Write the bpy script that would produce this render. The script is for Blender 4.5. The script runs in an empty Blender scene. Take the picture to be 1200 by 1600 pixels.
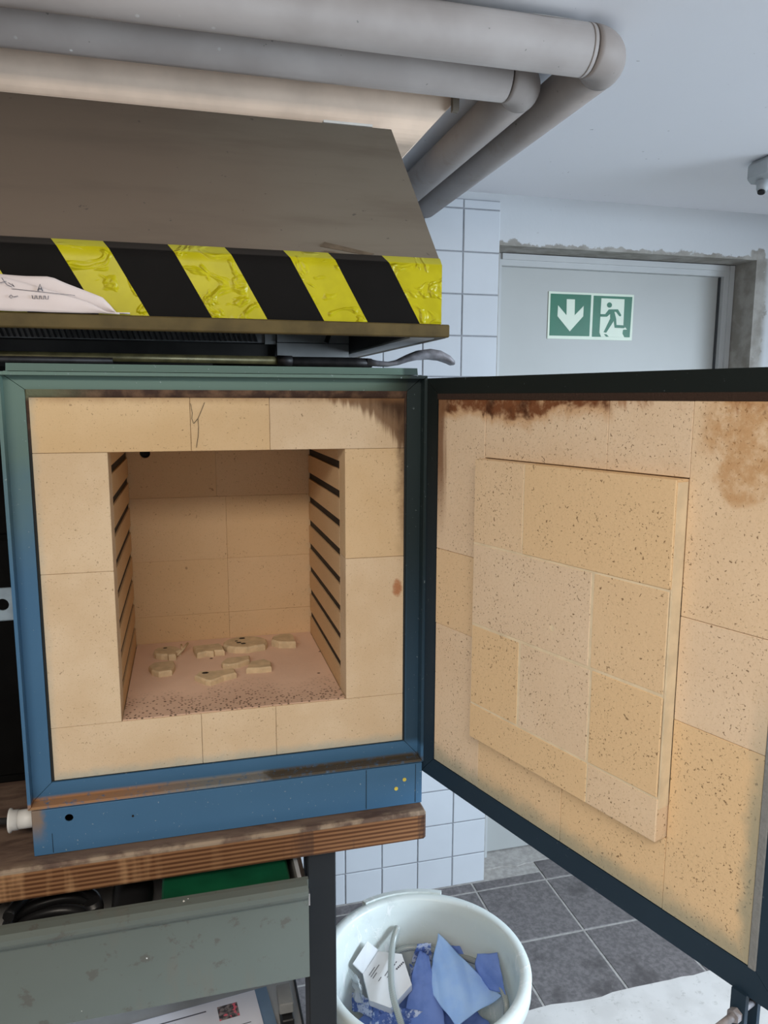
import bpy, bmesh, math, random
from mathutils import Vector, Matrix, noise as mnoise
random.seed(7)
S = bpy.context.scene
COL = S.collection

# ------------------------------------------------------------------ camera
cam_d = bpy.data.cameras.new('camera')
cam = bpy.data.objects.new('camera', cam_d)
COL.objects.link(cam)
CR, CU, CF = Vector((0.96685, -0.25529, 0.00264)), Vector((0.03594, 0.14636, 0.98858)), Vector((0.25276, 0.95572, -0.15068))
CR.normalize(); CF = (CF - CR * CF.dot(CR)).normalized(); CU = CR.cross(CF)
cam.matrix_world = Matrix(((CR.x, CU.x, -CF.x, 0.2561), (CR.y, CU.y, -CF.y, -1.1139), (CR.z, CU.z, -CF.z, 1.587), (0, 0, 0, 1)))
cam_d.sensor_fit = 'HORIZONTAL'; cam_d.sensor_width = 36.0
cam_d.lens = 1169.07 * 36 / 1200
cam_d.clip_start = 0.02; cam_d.clip_end = 60
S.camera = cam

# ------------------------------------------------------------------ world, lights, exposure
w = bpy.data.worlds.new('overcast_daylight'); S.world = w; w.use_nodes = True
bg = w.node_tree.nodes['Background']; bg.inputs[0].default_value = (0.80, 0.90, 1.0, 1); bg.inputs[1].default_value = 0.25
def area(name, loc, rot, sx, sy, power, col):
    l = bpy.data.lights.new(name, 'AREA'); l.shape = 'RECTANGLE'; l.size = sx; l.size_y = sy; l.energy = power; l.color = col
    o = bpy.data.objects.new(name, l); COL.objects.link(o); o.location = loc; o.rotation_euler = rot; return o
# warm ceiling lamp over the work area behind the photographer, windows behind and to the right
area('ceiling_lamp_light', (-0.2, -1.6, 2.12), (math.radians(12), 0, 0), 1.5, 0.4, 34, (1.0, 0.90, 0.78))
area('window_daylight', (0.3, -3.95, 1.35), (math.radians(90), 0, 0), 3.6, 1.5, 7, (0.90, 0.95, 1.0))
sky = area('side_window_daylight', (3.40, -0.9, 1.50), (0, 0, 0), 2.2, 1.1, 105, (0.72, 0.86, 1.0))
sky.rotation_euler = (Vector((0.75, 0.45, 0.25)) - sky.location).to_track_quat('-Z', 'Y').to_euler(); sky.data.spread = math.radians(105)
S.view_settings.view_transform = 'Standard'; S.view_settings.look = 'None'
S.view_settings.exposure = 0.0; S.view_settings.gamma = 1.0; S.view_settings.use_curve_mapping = False
S.cycles.use_denoising = True
S.cycles.max_bounces = 10; S.cycles.diffuse_bounces = 6

# ------------------------------------------------------------------ material helper
class Mat:
    def __init__(self, name, rough=0.7, metal=0.0, spec=0.4):
        self.m = bpy.data.materials.new(name); self.m.use_nodes = True
        self.t = self.m.node_tree; self.n = self.t.nodes; self.l = self.t.links
        self.b = self.n['Principled BSDF']
        self.b.inputs['Roughness'].default_value = rough; self.b.inputs['Metallic'].default_value = metal
        self.b.inputs['Specular IOR Level'].default_value = spec
        self._pos = None
    def new(self, t, **k):
        n = self.n.new(t)
        for a, v in k.items(): setattr(n, a, v)
        return n
    def put(self, sock, v):
        if isinstance(v, bpy.types.NodeSocket): self.l.new(v, sock)
        elif isinstance(v, (tuple, list)) and len(v) == 3 and sock.type == 'RGBA': sock.default_value = (*v, 1)
        else: sock.default_value = v
    @property
    def pos(self):
        if self._pos is None: self._pos = self.new('ShaderNodeNewGeometry').outputs['Position']
        return self._pos
    def scaled(self, v, s):
        n = self.new('ShaderNodeVectorMath', operation='MULTIPLY'); self.put(n.inputs[0], v); n.inputs[1].default_value = s; return n.outputs[0]
    def noise(self, scale, detail=3, rough=0.55, vec=None, dist=0.0):
        n = self.new('ShaderNodeTexNoise'); n.inputs['Scale'].default_value = scale; n.inputs['Detail'].default_value = detail
        n.inputs['Roughness'].default_value = rough; n.inputs['Distortion'].default_value = dist
        self.put(n.inputs['Vector'], vec or self.pos); return n.outputs['Fac']
    def voro(self, scale, vec=None):
        n = self.new('ShaderNodeTexVoronoi'); n.inputs['Scale'].default_value = scale
        self.put(n.inputs['Vector'], vec or self.pos); return n.outputs['Distance'], n.outputs['Color']
    def ma(self, op, a, b=0.0, clamp=False):
        n = self.new('ShaderNodeMath', operation=op, use_clamp=clamp); self.put(n.inputs[0], a); self.put(n.inputs[1], b); return n.outputs[0]
    def step(self, v, lo, hi):
        n = self.new('ShaderNodeMapRange', interpolation_type='SMOOTHSTEP'); self.put(n.inputs[0], v)
        n.inputs[1].default_value = lo; n.inputs[2].default_value = hi; return n.outputs[0]
    def mix(self, a, b, f):
        n = self.new('ShaderNodeMix', data_type='RGBA'); self.put(n.inputs[0], f); self.put(n.inputs[6], a); self.put(n.inputs[7], b); return n.outputs[2]
    def xyz(self, v=None):
        n = self.new('ShaderNodeSeparateXYZ'); self.put(n.inputs[0], v or self.pos); return n.outputs
    def rnd(self): return self.new('ShaderNodeObjectInfo').outputs['Random']
    def col(self, c): self.put(self.b.inputs['Base Color'], c); return self
    def bump(self, h, strength=0.3, dist=0.002):
        n = self.new('ShaderNodeBump'); n.inputs['Strength'].default_value = strength; n.inputs['Distance'].default_value = dist
        self.put(n.inputs['Height'], h); self.l.new(n.outputs[0], self.b.inputs['Normal']); return self
    def mul(self, *a):
        r = a[0]
        for x in a[1:]: r = self.ma('MULTIPLY', r, x)
        return r

def plain(name, c, rough=0.6, metal=0.0, var=0.12, scale=14, bump=0.0, spec=0.4):
    m = Mat(name, rough, metal, spec)
    d = tuple(x * (1 - var) for x in c); e = tuple(min(1, x * (1 + var)) for x in c)
    n = m.noise(scale, 4)
    m.col(m.mix(d, e, m.step(n, 0.3, 0.7)))
    if bump: m.bump(m.noise(scale * 12, 3), bump, 0.001)
    return m.m

# ------------------------------------------------------------------ mesh helpers
class MB:
    """collects faces of one mesh; all coordinates are world coordinates"""
    def __init__(self): self.v = []; self.f = []; self.mi = []; self.sm = []
    def add(self, vs, fs, mi=0, smooth=False):
        o = len(self.v); self.v += [tuple(p) for p in vs]
        for f in fs: self.f.append([i + o for i in f]); self.mi.append(mi); self.sm.append(smooth)
        return self
    def hexa(self, p, mi=0):
        """p: 8 points, 0-3 one face ring, 4-7 the opposite ring"""
        return self.add(p, [(3, 2, 1, 0), (4, 5, 6, 7), (0, 1, 5, 4), (1, 2, 6, 5), (2, 3, 7, 6), (3, 0, 4, 7)], mi)
    def box(self, x0, x1, y0, y1, z0, z1, mi=0, tf=None, b=0.0):
        tf = tf or (lambda x, y, z: (x, y, z))
        if b <= 0:
            return self.hexa([tf(*q) for q in ((x0, y0, z0), (x1, y0, z0), (x1, y1, z0), (x0, y1, z0), (x0, y0, z1), (x1, y0, z1), (x1, y1, z1), (x0, y1, z1))], mi)
        bm = bmesh.new(); r = bmesh.ops.create_cube(bm, size=1)
        for v in bm.verts: v.co = Vector(((x0 + x1) / 2 + v.co.x * (x1 - x0), (y0 + y1) / 2 + v.co.y * (y1 - y0), (z0 + z1) / 2 + v.co.z * (z1 - z0)))
        bmesh.ops.bevel(bm, geom=bm.edges[:], offset=b, segments=1, affect='EDGES', clamp_overlap=True)
        self.add([tf(*v.co) for v in bm.verts], [[v.index for v in f.verts] for f in bm.faces] if bm.verts.index_update() is None else [], mi); bm.free(); return self
    def prism(self, poly, d0, d1, tf, mi=0):
        """poly of (a,b); extruded from d0 to d1 through tf(a,b,d)"""
        n = len(poly)
        self.add([tf(a, b, d0) for a, b in poly] + [tf(a, b, d1) for a, b in poly],
                 [list(range(n))[::-1], list(range(n, 2 * n))] + [(i, (i + 1) % n, n + (i + 1) % n, n + i) for i in range(n)], mi)
        return self
    def tube(self, pts, r, seg=16, caps=True, mi=0, smooth=True):
        pts = [Vector(p) for p in pts]; n = len(pts); rr = r if isinstance(r, (list, tuple)) else [r] * n
        vs = []; up = None
        for i, p in enumerate(pts):
            t = (pts[min(i + 1, n - 1)] - pts[max(i - 1, 0)]).normalized()
            if up is None:
                a = Vector((0, 0, 1)) if abs(t.z) < .9 else Vector((1, 0, 0)); up = (a - t * a.dot(t)).normalized()
            up = (up - t * up.dot(t)).normalized(); s = t.cross(up)
            for k in range(seg):
                an = 2 * math.pi * k / seg; vs.append(p + (up * math.cos(an) + s * math.sin(an)) * rr[i])
        fs = [(i * seg + k, i * seg + (k + 1) % seg, (i + 1) * seg + (k + 1) % seg, (i + 1) * seg + k) for i in range(n - 1) for k in range(seg)]
        self.add(vs, fs, mi, smooth)
        if caps:
            o = len(self.v) - len(vs)
            self.f.append([o + k for k in range(seg)][::-1]); self.mi.append(mi); self.sm.append(False)
            self.f.append([o + (n - 1) * seg + k for k in range(seg)]); self.mi.append(mi); self.sm.append(False)
        return self
    def lathe(self, prof, c, seg=64, mi=0, closed=False):
        vs = [(c[0] + r * math.cos(2 * math.pi * k / seg), c[1] + r * math.sin(2 * math.pi * k / seg), c[2] + z) for r, z in prof for k in range(seg)]
        m = len(prof)
        fs = [(i * seg + k, i * seg + (k + 1) % seg, ((i + 1) % m) * seg + (k + 1) % seg, ((i + 1) % m) * seg + k) for i in range(m if closed else m - 1) for k in range(seg)]
        self.add(vs, fs, mi, True); return self
    def grid(self, fn, nu, nv, mi=0, smooth=True):
        vs = [fn(i / nu, j / nv) for j in range(nv + 1) for i in range(nu + 1)]
        fs = [(j * (nu + 1) + i, j * (nu + 1) + i + 1, (j + 1) * (nu + 1) + i + 1, (j + 1) * (nu + 1) + i) for j in range(nv) for i in range(nu)]
        return self.add(vs, fs, mi, smooth)

WL = {}
def finish(o, c, parent):
    WL[o.name] = Vector(c)
    if parent: o.parent = parent; o.location = Vector(c) - WL[parent.name]
    else: o.location = c
def obj(name, mb, mat, parent=None, fix=True):
    me = bpy.data.meshes.new(name)
    xs = [p[0] for p in mb.v]; ys = [p[1] for p in mb.v]; zs = [p[2] for p in mb.v]
    c = Vector(((min(xs) + max(xs)) / 2, (min(ys) + max(ys)) / 2, min(zs)))
    me.from_pydata([Vector(p) - c for p in mb.v], [], mb.f)
    for p, i, s in zip(me.polygons, mb.mi, mb.sm): p.material_index = i; p.use_smooth = s
    if fix:
        bm = bmesh.new(); bm.from_mesh(me); bmesh.ops.recalc_face_normals(bm, faces=bm.faces[:]); bm.to_mesh(me); bm.free()
    for m in (mat if isinstance(mat, (list, tuple)) else [mat]): me.materials.append(m)
    o = bpy.data.objects.new(name, me); COL.objects.link(o); finish(o, c, parent)
    return o
def tag(o, label=None, cat=None, group=None, kind=None):
    if label: o['label'] = label
    if cat: o['category'] = cat
    if group: o['group'] = group
    if kind: o['kind'] = kind
    return o
def thing(name, loc, label, cat, group=None):
    o = bpy.data.objects.new(name, None); COL.objects.link(o); o.empty_display_size = 0.05; finish(o, loc, None)
    return tag(o, label, cat, group)
def cut(o, cutter_mb):
    """real hole through o, the cutter is removed again"""
    c = obj('cutter', cutter_mb, [])
    md = o.modifiers.new('hole', 'BOOLEAN'); md.object = c; md.operation = 'DIFFERENCE'; md.solver = 'EXACT'
    dg = bpy.context.evaluated_depsgraph_get(); ev = o.evaluated_get(dg)
    me = bpy.data.meshes.new_from_object(ev); old = o.data; nm = old.name
    o.modifiers.clear(); o.data = me; bpy.data.meshes.remove(old); me.name = nm
    cm = c.data; bpy.data.objects.remove(c); bpy.data.meshes.remove(cm); WL.pop('cutter', None)
def B(*a, **k): return MB().box(*a, **k)

# ------------------------------------------------------------------ materials
def make_brick(name, door):
    m = Mat(name, 0.95, 0, 0.1)
    x, y, z = m.xyz()
    r = m.rnd()
    base = m.mix((0.615, 0.465, 0.305), (0.680, 0.540, 0.380), m.step(m.noise(9, 4), 0.35, 0.68))
    base = m.mix(base, (0.620, 0.420, 0.205), m.mul(m.step(r, 0.35, 1.0), 0.60))
    base = m.mix(base, (0.68, 0.54, 0.385), m.mul(m.step(m.noise(3.2, 2), 0.5, 0.75), 0.5))
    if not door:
        in_chamber = m.step(y, 0.03, 0.07); base = m.mix(base, (0.620, 0.420, 0.235), m.mul(in_chamber, 0.75))  # chamber bricks are darker and more orange than the front ones
    else:
        base = m.mix(base, (0.76, 0.60, 0.445), 0.55)
        base = m.mix(base, (0.72, 0.505, 0.270), m.mul(m.step(r, 0.35, 0.95), 0.60))
    grain = m.noise(420, 2)
    base = m.mix(base, (0.50, 0.36, 0.20), m.mul(m.step(grain, 0.56, 0.74), 0.45))
    f1 = m.noise(330 if door else 360, 2, 0.6, dist=0.6); dens = m.noise(17, 3)
    th = m.ma('SUBTRACT', 0.735 if door else 0.755, m.mul(dens, 0.17))
    sp = m.step(m.ma('SUBTRACT', f1, th), 0.0, 0.04)
    base = m.mix(base, (0.15, 0.085, 0.042), m.mul(sp, 0.80 if door else 0.55))
    f2 = m.noise(125, 2, 0.5, dist=0.8)
    sp2 = m.step(f2, 0.735, 0.76)
    base = m.mix(base, (0.16, 0.095, 0.05), m.mul(sp2, 0.75 if door else 0.5))
    nz = m.noise(38, 5, 0.65)
    streak = m.noise(1.0, 4, 0.6, m.scaled(m.pos, (130, 130, 9)))
    if not door:
        # sooty top right corner of the front, and a darker band down its right edge
        u = m.ma('DIVIDE', m.ma('SUBTRACT', x, 0.43), 0.150); u = m.mul(u, u)
        v = m.ma('DIVIDE', m.ma('SUBTRACT', z, 1.478), 0.110); v = m.mul(v, v)
        e = m.ma('ADD', m.ma('ADD', u, v), m.mul(m.ma('SUBTRACT', streak, 0.5), 0.7))
        gate = m.mul(m.step(x, 0.40, 0.47), m.step(z, 1.43, 1.53), m.step(y, 0.02, 0.005))
        corner = m.mul(m.step(e, 0.88, 1.12), gate); core = m.mul(m.step(e, 1.10, 1.65), gate)
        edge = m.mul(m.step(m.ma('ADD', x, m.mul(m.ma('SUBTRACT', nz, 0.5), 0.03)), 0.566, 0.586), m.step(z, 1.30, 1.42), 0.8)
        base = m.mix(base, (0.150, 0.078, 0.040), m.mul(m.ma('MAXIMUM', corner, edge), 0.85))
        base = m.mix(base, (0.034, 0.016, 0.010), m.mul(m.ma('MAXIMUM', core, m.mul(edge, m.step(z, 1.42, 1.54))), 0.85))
        topl = m.mul(m.step(m.ma('ADD', z, m.mul(m.ma('SUBTRACT', nz, 0.5), 0.012)), 1.574, 1.590), m.step(y, 0.02, 0.005), 0.6)
        base = m.mix(base, (0.25, 0.13, 0.06), topl)
        # rust spot right, blue overspray along the frame
        dx = m.ma('DIVIDE', m.ma('SUBTRACT', x, 0.573), 0.010); dz = m.ma('DIVIDE', m.ma('SUBTRACT', z, 1.288), 0.016)
        q = m.ma('ADD', m.ma('ADD', m.mul(dx, dx), m.mul(dz, dz)), m.mul(m.ma('SUBTRACT', nz, 0.5), 3.0))
        base = m.mix(base, (0.36, 0.12, 0.04), m.mul(m.step(q, 1.0, 0.1), 0.8))
        ov = m.ma('MAXIMUM', m.step(m.ma('ADD', z, m.mul(m.ma('SUBTRACT', nz, 0.5), 0.02)), 1.050, 1.030), m.mul(m.step(m.ma('ADD', x, m.mul(m.ma('SUBTRACT', nz, 0.5), 0.015)), 0.064, 0.050), 0.55))
        base = m.mix(base, (0.30, 0.36, 0.34), m.mul(ov, 0.6, m.step(y, 0.01, 0.004)))
    else:
        s = m.ma('ADD', m.mul(m.ma('SUBTRACT', x, 0.6225), 0.3206), m.mul(m.ma('SUBTRACT', y, -0.045), -0.9472))
        nb = m.noise(16, 5, 0.62, dist=0.4)
        wig = m.mul(m.ma('SUBTRACT', nb, 0.5), 0.075)
        band = m.mul(m.step(m.ma('ADD', z, wig), 1.563, 1.572), m.step(m.ma('ADD', s, wig), 0.325, 0.300), m.step(s, 0.0, 0.03))
        rim = m.mul(m.step(m.ma('ADD', z, wig), 1.550, 1.566), m.step(m.ma('ADD', s, wig), 0.335, 0.30))
        base = m.mix(base, (0.48, 0.24, 0.085), m.mul(rim, 0.55))
        base = m.mix(base, (0.150, 0.045, 0.015), m.mul(band, m.step(m.noise(60, 4, 0.7), 0.15, 0.55), 0.92))
        base = m.mix(base, (0.045, 0.016, 0.009), m.mul(band, m.step(m.noise(24, 4), 0.45, 0.62), 0.8))
        orange = m.mul(m.step(m.ma('ADD', z, m.mul(wig, 1.6)), 1.525, 1.556), m.step(m.ma('ADD', s, m.mul(wig, 0.9)), 0.425, 0.462))
        dxo = m.ma('DIVIDE', m.ma('SUBTRACT', s, 0.485), 0.035); dzo = m.ma('DIVIDE', m.ma('SUBTRACT', z, 1.528), 0.05)
        blob = m.step(m.ma('ADD', m.ma('ADD', m.mul(dxo, dxo), m.mul(dzo, dzo)), m.mul(m.ma('SUBTRACT', nb, 0.5), 2.2)), 1.1, 0.55)
        base = m.mix(base, (0.46, 0.245, 0.095), m.mul(m.ma('MAXIMUM', orange, blob), m.step(m.noise(55, 5, 0.7), 0.25, 0.6), 0.72))
        base = m.mix(base, (0.16, 0.07, 0.03), m.mul(orange, m.step(m.noise(30, 4, 0.7), 0.55, 0.68), m.step(z, 1.545, 1.575), 0.8))
        mid = m.mul(m.step(m.ma('ADD', z, wig), 1.572, 1.585), m.step(s, 0.30, 0.33), m.step(nb, 0.40, 0.6))
        base = m.mix(base, (0.30, 0.12, 0.04), m.mul(mid, 0.85))
        lw = m.ma('ADD', s, m.mul(m.ma('SUBTRACT', streak, 0.5), 0.022))
        left = m.mul(m.step(lw, 0.028, 0.010), m.step(z, 1.36, 1.50))
        base = m.mix(base, (0.17, 0.075, 0.035), m.mul(left, 0.85))
        ov = m.step(m.ma('ADD', z, m.mul(m.ma('SUBTRACT', nz, 0.5), 0.03)), 1.052, 1.018)
        ovr = m.step(m.ma('ADD', s, m.mul(m.ma('SUBTRACT', nz, 0.5), 0.02)), 0.508, 0.526)
        base = m.mix(base, (0.24, 0.27, 0.22), m.mul(m.ma('MAXIMUM', ov, m.mul(ovr, m.step(z, 1.35, 1.15))), 0.7))
    m.col(base)
    h = m.ma('SUBTRACT', m.noise(180, 4), m.mul(m.ma('ADD', sp, sp2), 1.2))
    m.bump(h, 0.55, 0.0012)
    return m.m
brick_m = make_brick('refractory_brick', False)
dbrick_m = make_brick('door_refractory_brick', True)

def make_blue(name, dark):
    m = Mat(name, 0.55, 0.0, 0.2 if dark else 0.3)
    x, y, z = m.xyz()
    n = m.noise(7, 4); f = m.noise(120, 3)
    if not dark:
        base = m.mix((0.042, 0.122, 0.235), (0.056, 0.148, 0.270), n)
        up = m.step(m.ma('ADD', z, m.mul(m.ma('SUBTRACT', n, 0.5), 0.25)), 1.30, 1.60)
        base = m.mix(base, (0.120, 0.185, 0.132), m.mul(up, 0.85))
        soot_shade = m.mul(m.step(x, 0.52, 0.592), m.step(z, 1.08, 1.40), m.step(z, 1.6215, 1.6205))  # soot plus the open door's shade, both painted towards the right bar
        base = m.mix(base, (0.009, 0.016, 0.010), m.mul(soot_shade, 0.93))
        right = m.mul(m.step(x, 0.583, 0.590), m.step(z, 1.02, 1.035))  # right bar darkened further with the same soot and painted door shade
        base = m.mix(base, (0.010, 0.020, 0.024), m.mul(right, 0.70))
        # rust along the ledge and down from the lower left corner
        led = m.mul(m.step(z, 1.010, 1.004), m.step(z, 0.9985, 0.9995))
        rc = m.mix((0.33, 0.17, 0.075), (0.20, 0.19, 0.17), m.step(m.ma('ADD', x, m.mul(n, 0.2)), 0.22, 0.36))
        rc = m.mix(rc, (0.075, 0.055, 0.030), m.step(m.ma('ADD', x, m.mul(f, 0.03)), 0.365, 0.385))
        base = m.mix(base, rc, m.mul(led, m.step(f, 0.2, 0.5), 0.95))
        drip = m.mul(m.step(m.ma('ADD', x, m.mul(m.ma('SUBTRACT', f, 0.5), 0.012)), 0.044, 0.030), m.step(z, 0.940, 0.985), m.step(z, 1.004, 0.998))
        base = m.mix(base, (0.27, 0.16, 0.06), m.mul(drip, 0.7))
        mit = m.mul(m.step(m.ma('ADD', z, m.mul(m.ma('SUBTRACT', f, 0.5), 0.012)), 1.592, 1.600), 0.0)
        chips = m.mul(m.step(m.noise(190, 2), 0.70, 0.74), 0.6)
        base = m.mix(base, (0.30, 0.36, 0.38), chips)
    else:
        base = m.mix((0.012, 0.026, 0.046), (0.018, 0.038, 0.060), n)
        up = m.step(z, 1.05, 1.60)
        base = m.mix(base, (0.007, 0.0095, 0.007), m.mul(up, 0.9))
        base = m.mix(base, (0.10, 0.13, 0.14), m.mul(m.step(m.noise(170, 2), 0.72, 0.75), 0.5))
    m.col(base); m.bump(m.noise(60, 3), 0.06, 0.001)
    return m.m
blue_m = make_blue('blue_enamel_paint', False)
navy_m = make_blue('sooty_navy_paint', True)

gm = Mat('rusty_gasket', 0.9)
gx, gy, gz = gm.xyz()
gcol = gm.mix((0.05, 0.026, 0.018), (0.15, 0.085, 0.05), gm.step(gm.noise(45, 4), 0.35, 0.7))
gcol = gm.mix((0.020, 0.022, 0.022), gcol, gm.step(gz, 1.50, 1.58))
gcol = gm.mix(gcol, (0.13, 0.14, 0.085), gm.mul(gm.step(gm.ma('ADD', gx, gm.mul(gm.noise(12, 3), 0.1)), 0.22, 0.10), gm.step(gz, 1.58, 1.59)))
gm.col(gcol).bump(gm.noise(160, 3), 0.6, 0.002)
gasket_m = gm.m
dgm = Mat('grey_fibre_gasket', 0.95)
ax_, ay_, az_ = dgm.xyz()
dc = dgm.mix((0.16, 0.17, 0.175), (0.24, 0.25, 0.25), dgm.noise(60, 3))
dc = dgm.mix(dc, (0.032, 0.016, 0.010), dgm.step(az_, 1.30, 1.50))
dgm.col(dc).bump(dgm.noise(220, 3), 0.7, 0.002)
dgasket_m = dgm.m

pm = Mat('kiln_shelf_plate', 0.95, 0, 0.1)
px_, py_, pz_ = pm.xyz()
pc = pm.mix((0.70, 0.495, 0.375), (0.78, 0.58, 0.455), pm.noise(14, 4))
front = pm.step(pm.ma('ADD', py_, pm.mul(pm.ma('SUBTRACT', pm.noise(11, 3), 0.5), 0.16)), 0.115, 0.02)
d, c = pm.voro(190); cs = pm.new('ShaderNodeSeparateColor'); pm.l.new(c, cs.inputs[0])
spk = pm.mul(pm.step(d, 0.42, 0.28), pm.step(cs.outputs[0], 0.30, 0.36), front)
d2, c2 = pm.voro(45); cs2 = pm.new('ShaderNodeSeparateColor'); pm.l.new(c2, cs2.inputs[0])
spk2 = pm.mul(pm.step(d2, 0.18, 0.12), pm.step(cs2.outputs[0], 0.86, 0.88))
pc = pm.mix(pc, (0.38, 0.25, 0.18), pm.mul(front, 0.35))
pc = pm.mix(pc, (0.07, 0.04, 0.028), pm.mul(pm.ma('MAXIMUM', spk, spk2), 0.85))
pm.col(pc).bump(pm.noise(150, 3), 0.4, 0.001)
plate_m = pm.m

shard_m = plain('pale_fired_clay', (0.60, 0.47, 0.30), 0.9, var=0.12, scale=60, bump=0.5)
black_m = plain('black_burnt_metal', (0.012, 0.011, 0.011), 0.8, var=0.3)
shade_mark_m = plain('slot_shade_and_mark_black', (0.014, 0.011, 0.010), 0.75, var=0.3, scale=80)  # near-black for painted slot shade, cracks and burn marks

def make_hood():
    m = Mat('grey_brown_hood_paint', 0.6, 0.0, 0.2)
    x, y, z = m.xyz()
    n = m.noise(2.6, 3); f = m.noise(50, 4)
    c = m.mix((0.165, 0.126, 0.096), (0.190, 0.163, 0.128), m.step(m.ma('ADD', x, m.mul(m.ma('SUBTRACT', n, 0.5), 0.7)), 0.05, 0.55))
    c = m.mix(c, (0.125, 0.098, 0.075), m.mul(m.step(m.noise(1.0, 4, 0.6, m.scaled(m.pos, (3, 14, 14))), 0.45, 0.7), 0.5))
    c = m.mix(c, (0.055, 0.050, 0.045), m.mul(m.step(m.noise(70, 2), 0.72, 0.75), 0.6))
    m.col(c).bump(f, 0.05, 0.001)
    return m.m
hood_m = make_hood()
rim_m = plain('olive_brown_steel', (0.078, 0.055, 0.019), 0.6, spec=0.2, var=0.25, scale=22, bump=0.1)
hoodin_m = plain('greasy_dark_hood_inside', (0.030, 0.028, 0.026), 0.6, var=0.3)
filt_m = plain('grease_filter_mesh', (0.20, 0.20, 0.20), 0.5, 0.1, var=0.3, scale=40)
panel_m = plain('dull_grey_sheet', (0.30, 0.30, 0.295), 0.5, 0.0, var=0.15)
ym = Mat('yellow_warning_tape', 0.35, 0, 0.25)
yc = ym.mix((0.385, 0.335, 0.003), (0.435, 0.380, 0.004), ym.step(ym.noise(30, 3), 0.35, 0.65))
yx, yy, yz = ym.xyz()
yc = ym.mix(yc, (0.34, 0.32, 0.045), ym.mul(ym.step(ym.ma('ADD', yz, ym.mul(ym.ma('SUBTRACT', ym.noise(25, 3), 0.5), 0.006)), 1.7755, 1.7775), 0.75))
ywr = ym.step(ym.noise(1.0, 2, 0.5, ym.scaled(ym.pos, (20, 12, 34)), 1.6), 0.52, 0.70)
ym.col(yc).bump(ym.mul(ywr, ym.noise(1.0, 2, 0.5, ym.scaled(ym.pos, (45, 20, 75)), 1.0)), 0.6, 0.010)
yellow_m = ym.m
bm_ = Mat('black_warning_tape', 0.65, 0, 0.06)
bx_, by_, bz_ = bm_.xyz()
bc_ = bm_.mix((0.0055, 0.005, 0.0045), (0.008, 0.007, 0.0065), bm_.noise(20, 3))
bc_ = bm_.mix(bc_, (0.030, 0.026, 0.023), bm_.mul(bm_.step(bz_, 1.7755, 1.7775), 0.8))
bm_.col(bc_).bump(bm_.noise(1.0, 4, 0.5, bm_.scaled(bm_.pos, (20, 12, 36)), 0.6), 0.12, 0.003)
tblack_m = bm_.m
remn_m = plain('brown_tape_remnant', (0.12, 0.088, 0.058), 0.6, var=0.2, scale=80)
olive_m = plain('tarnished_brass_tube', (0.115, 0.097, 0.042), 0.4, 0.4, var=0.35, scale=40)
iron_m = plain('grey_forged_steel', (0.23, 0.22, 0.235), 0.5, 0.15, var=0.45, scale=45, bump=0.3)
bar_m = plain('blackened_steel_bar', (0.025, 0.022, 0.022), 0.5, 0.4, var=0.3, scale=60)

def make_pipe():
    m = Mat('dusty_painted_pipe', 0.6, 0, 0.35)
    x, y, z = m.xyz()
    c = m.mix((0.290, 0.250, 0.228), (0.355, 0.312, 0.288), m.step(m.noise(6, 4), 0.35, 0.65))
    far = m.step(m.ma('ADD', y, m.mul(m.ma('SUBTRACT', m.noise(9, 3), 0.5), 0.25)), 0.10, 0.45)
    c = m.mix(c, (0.30, 0.285, 0.285), m.mul(far, 0.45))
    c = m.mix(c, (0.26, 0.22, 0.19), m.mul(m.step(m.noise(14, 5, 0.65), 0.52, 0.68), far, 0.6))
    d, cc = m.voro(70); cs = m.new('ShaderNodeSeparateColor'); m.l.new(cc, cs.inputs[0])
    c = m.mix(c, (0.70, 0.69, 0.67), m.mul(m.step(d, 0.25, 0.12), m.step(cs.outputs[0], 0.80, 0.82), m.step(x, 0.40, 0.15), m.step(m.noise(7, 2), 0.48, 0.56), 0.8))
    c = m.mix(c, (0.12, 0.11, 0.10), m.mul(m.step(m.noise(85, 2), 0.74, 0.76), 0.7))
    m.col(c).bump(m.noise(35, 4), 0.12, 0.002)
    return m.m
pipe_m = make_pipe()
paintflake_m = plain('peeling_white_paint', (0.62, 0.60, 0.56), 0.7, var=0.1)

cm = Mat('painted_ceiling', 0.85, 0, 0.2)
cx_, cy_, cz_ = cm.xyz()
cc_ = cm.mix((0.76, 0.765, 0.80), (0.81, 0.815, 0.845), cm.noise(1.6, 3))
cc_ = cm.mix(cc_, (0.50, 0.44, 0.385), cm.step(cm.ma('ADD', cx_, cm.mul(cm.ma('SUBTRACT', cm.noise(3, 3), 0.5), 0.2)), 0.85, 0.55))  # shaded beige look of the left part is painted into the ceiling colour
cc_ = cm.mix(cc_, (0.25, 0.25, 0.25), cm.mul(cm.step(cm.noise(55, 2), 0.765, 0.775), 0.6))
cm.col(cc_).bump(cm.noise(40, 3), 0.08, 0.002)
ceil_m = cm.m

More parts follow.
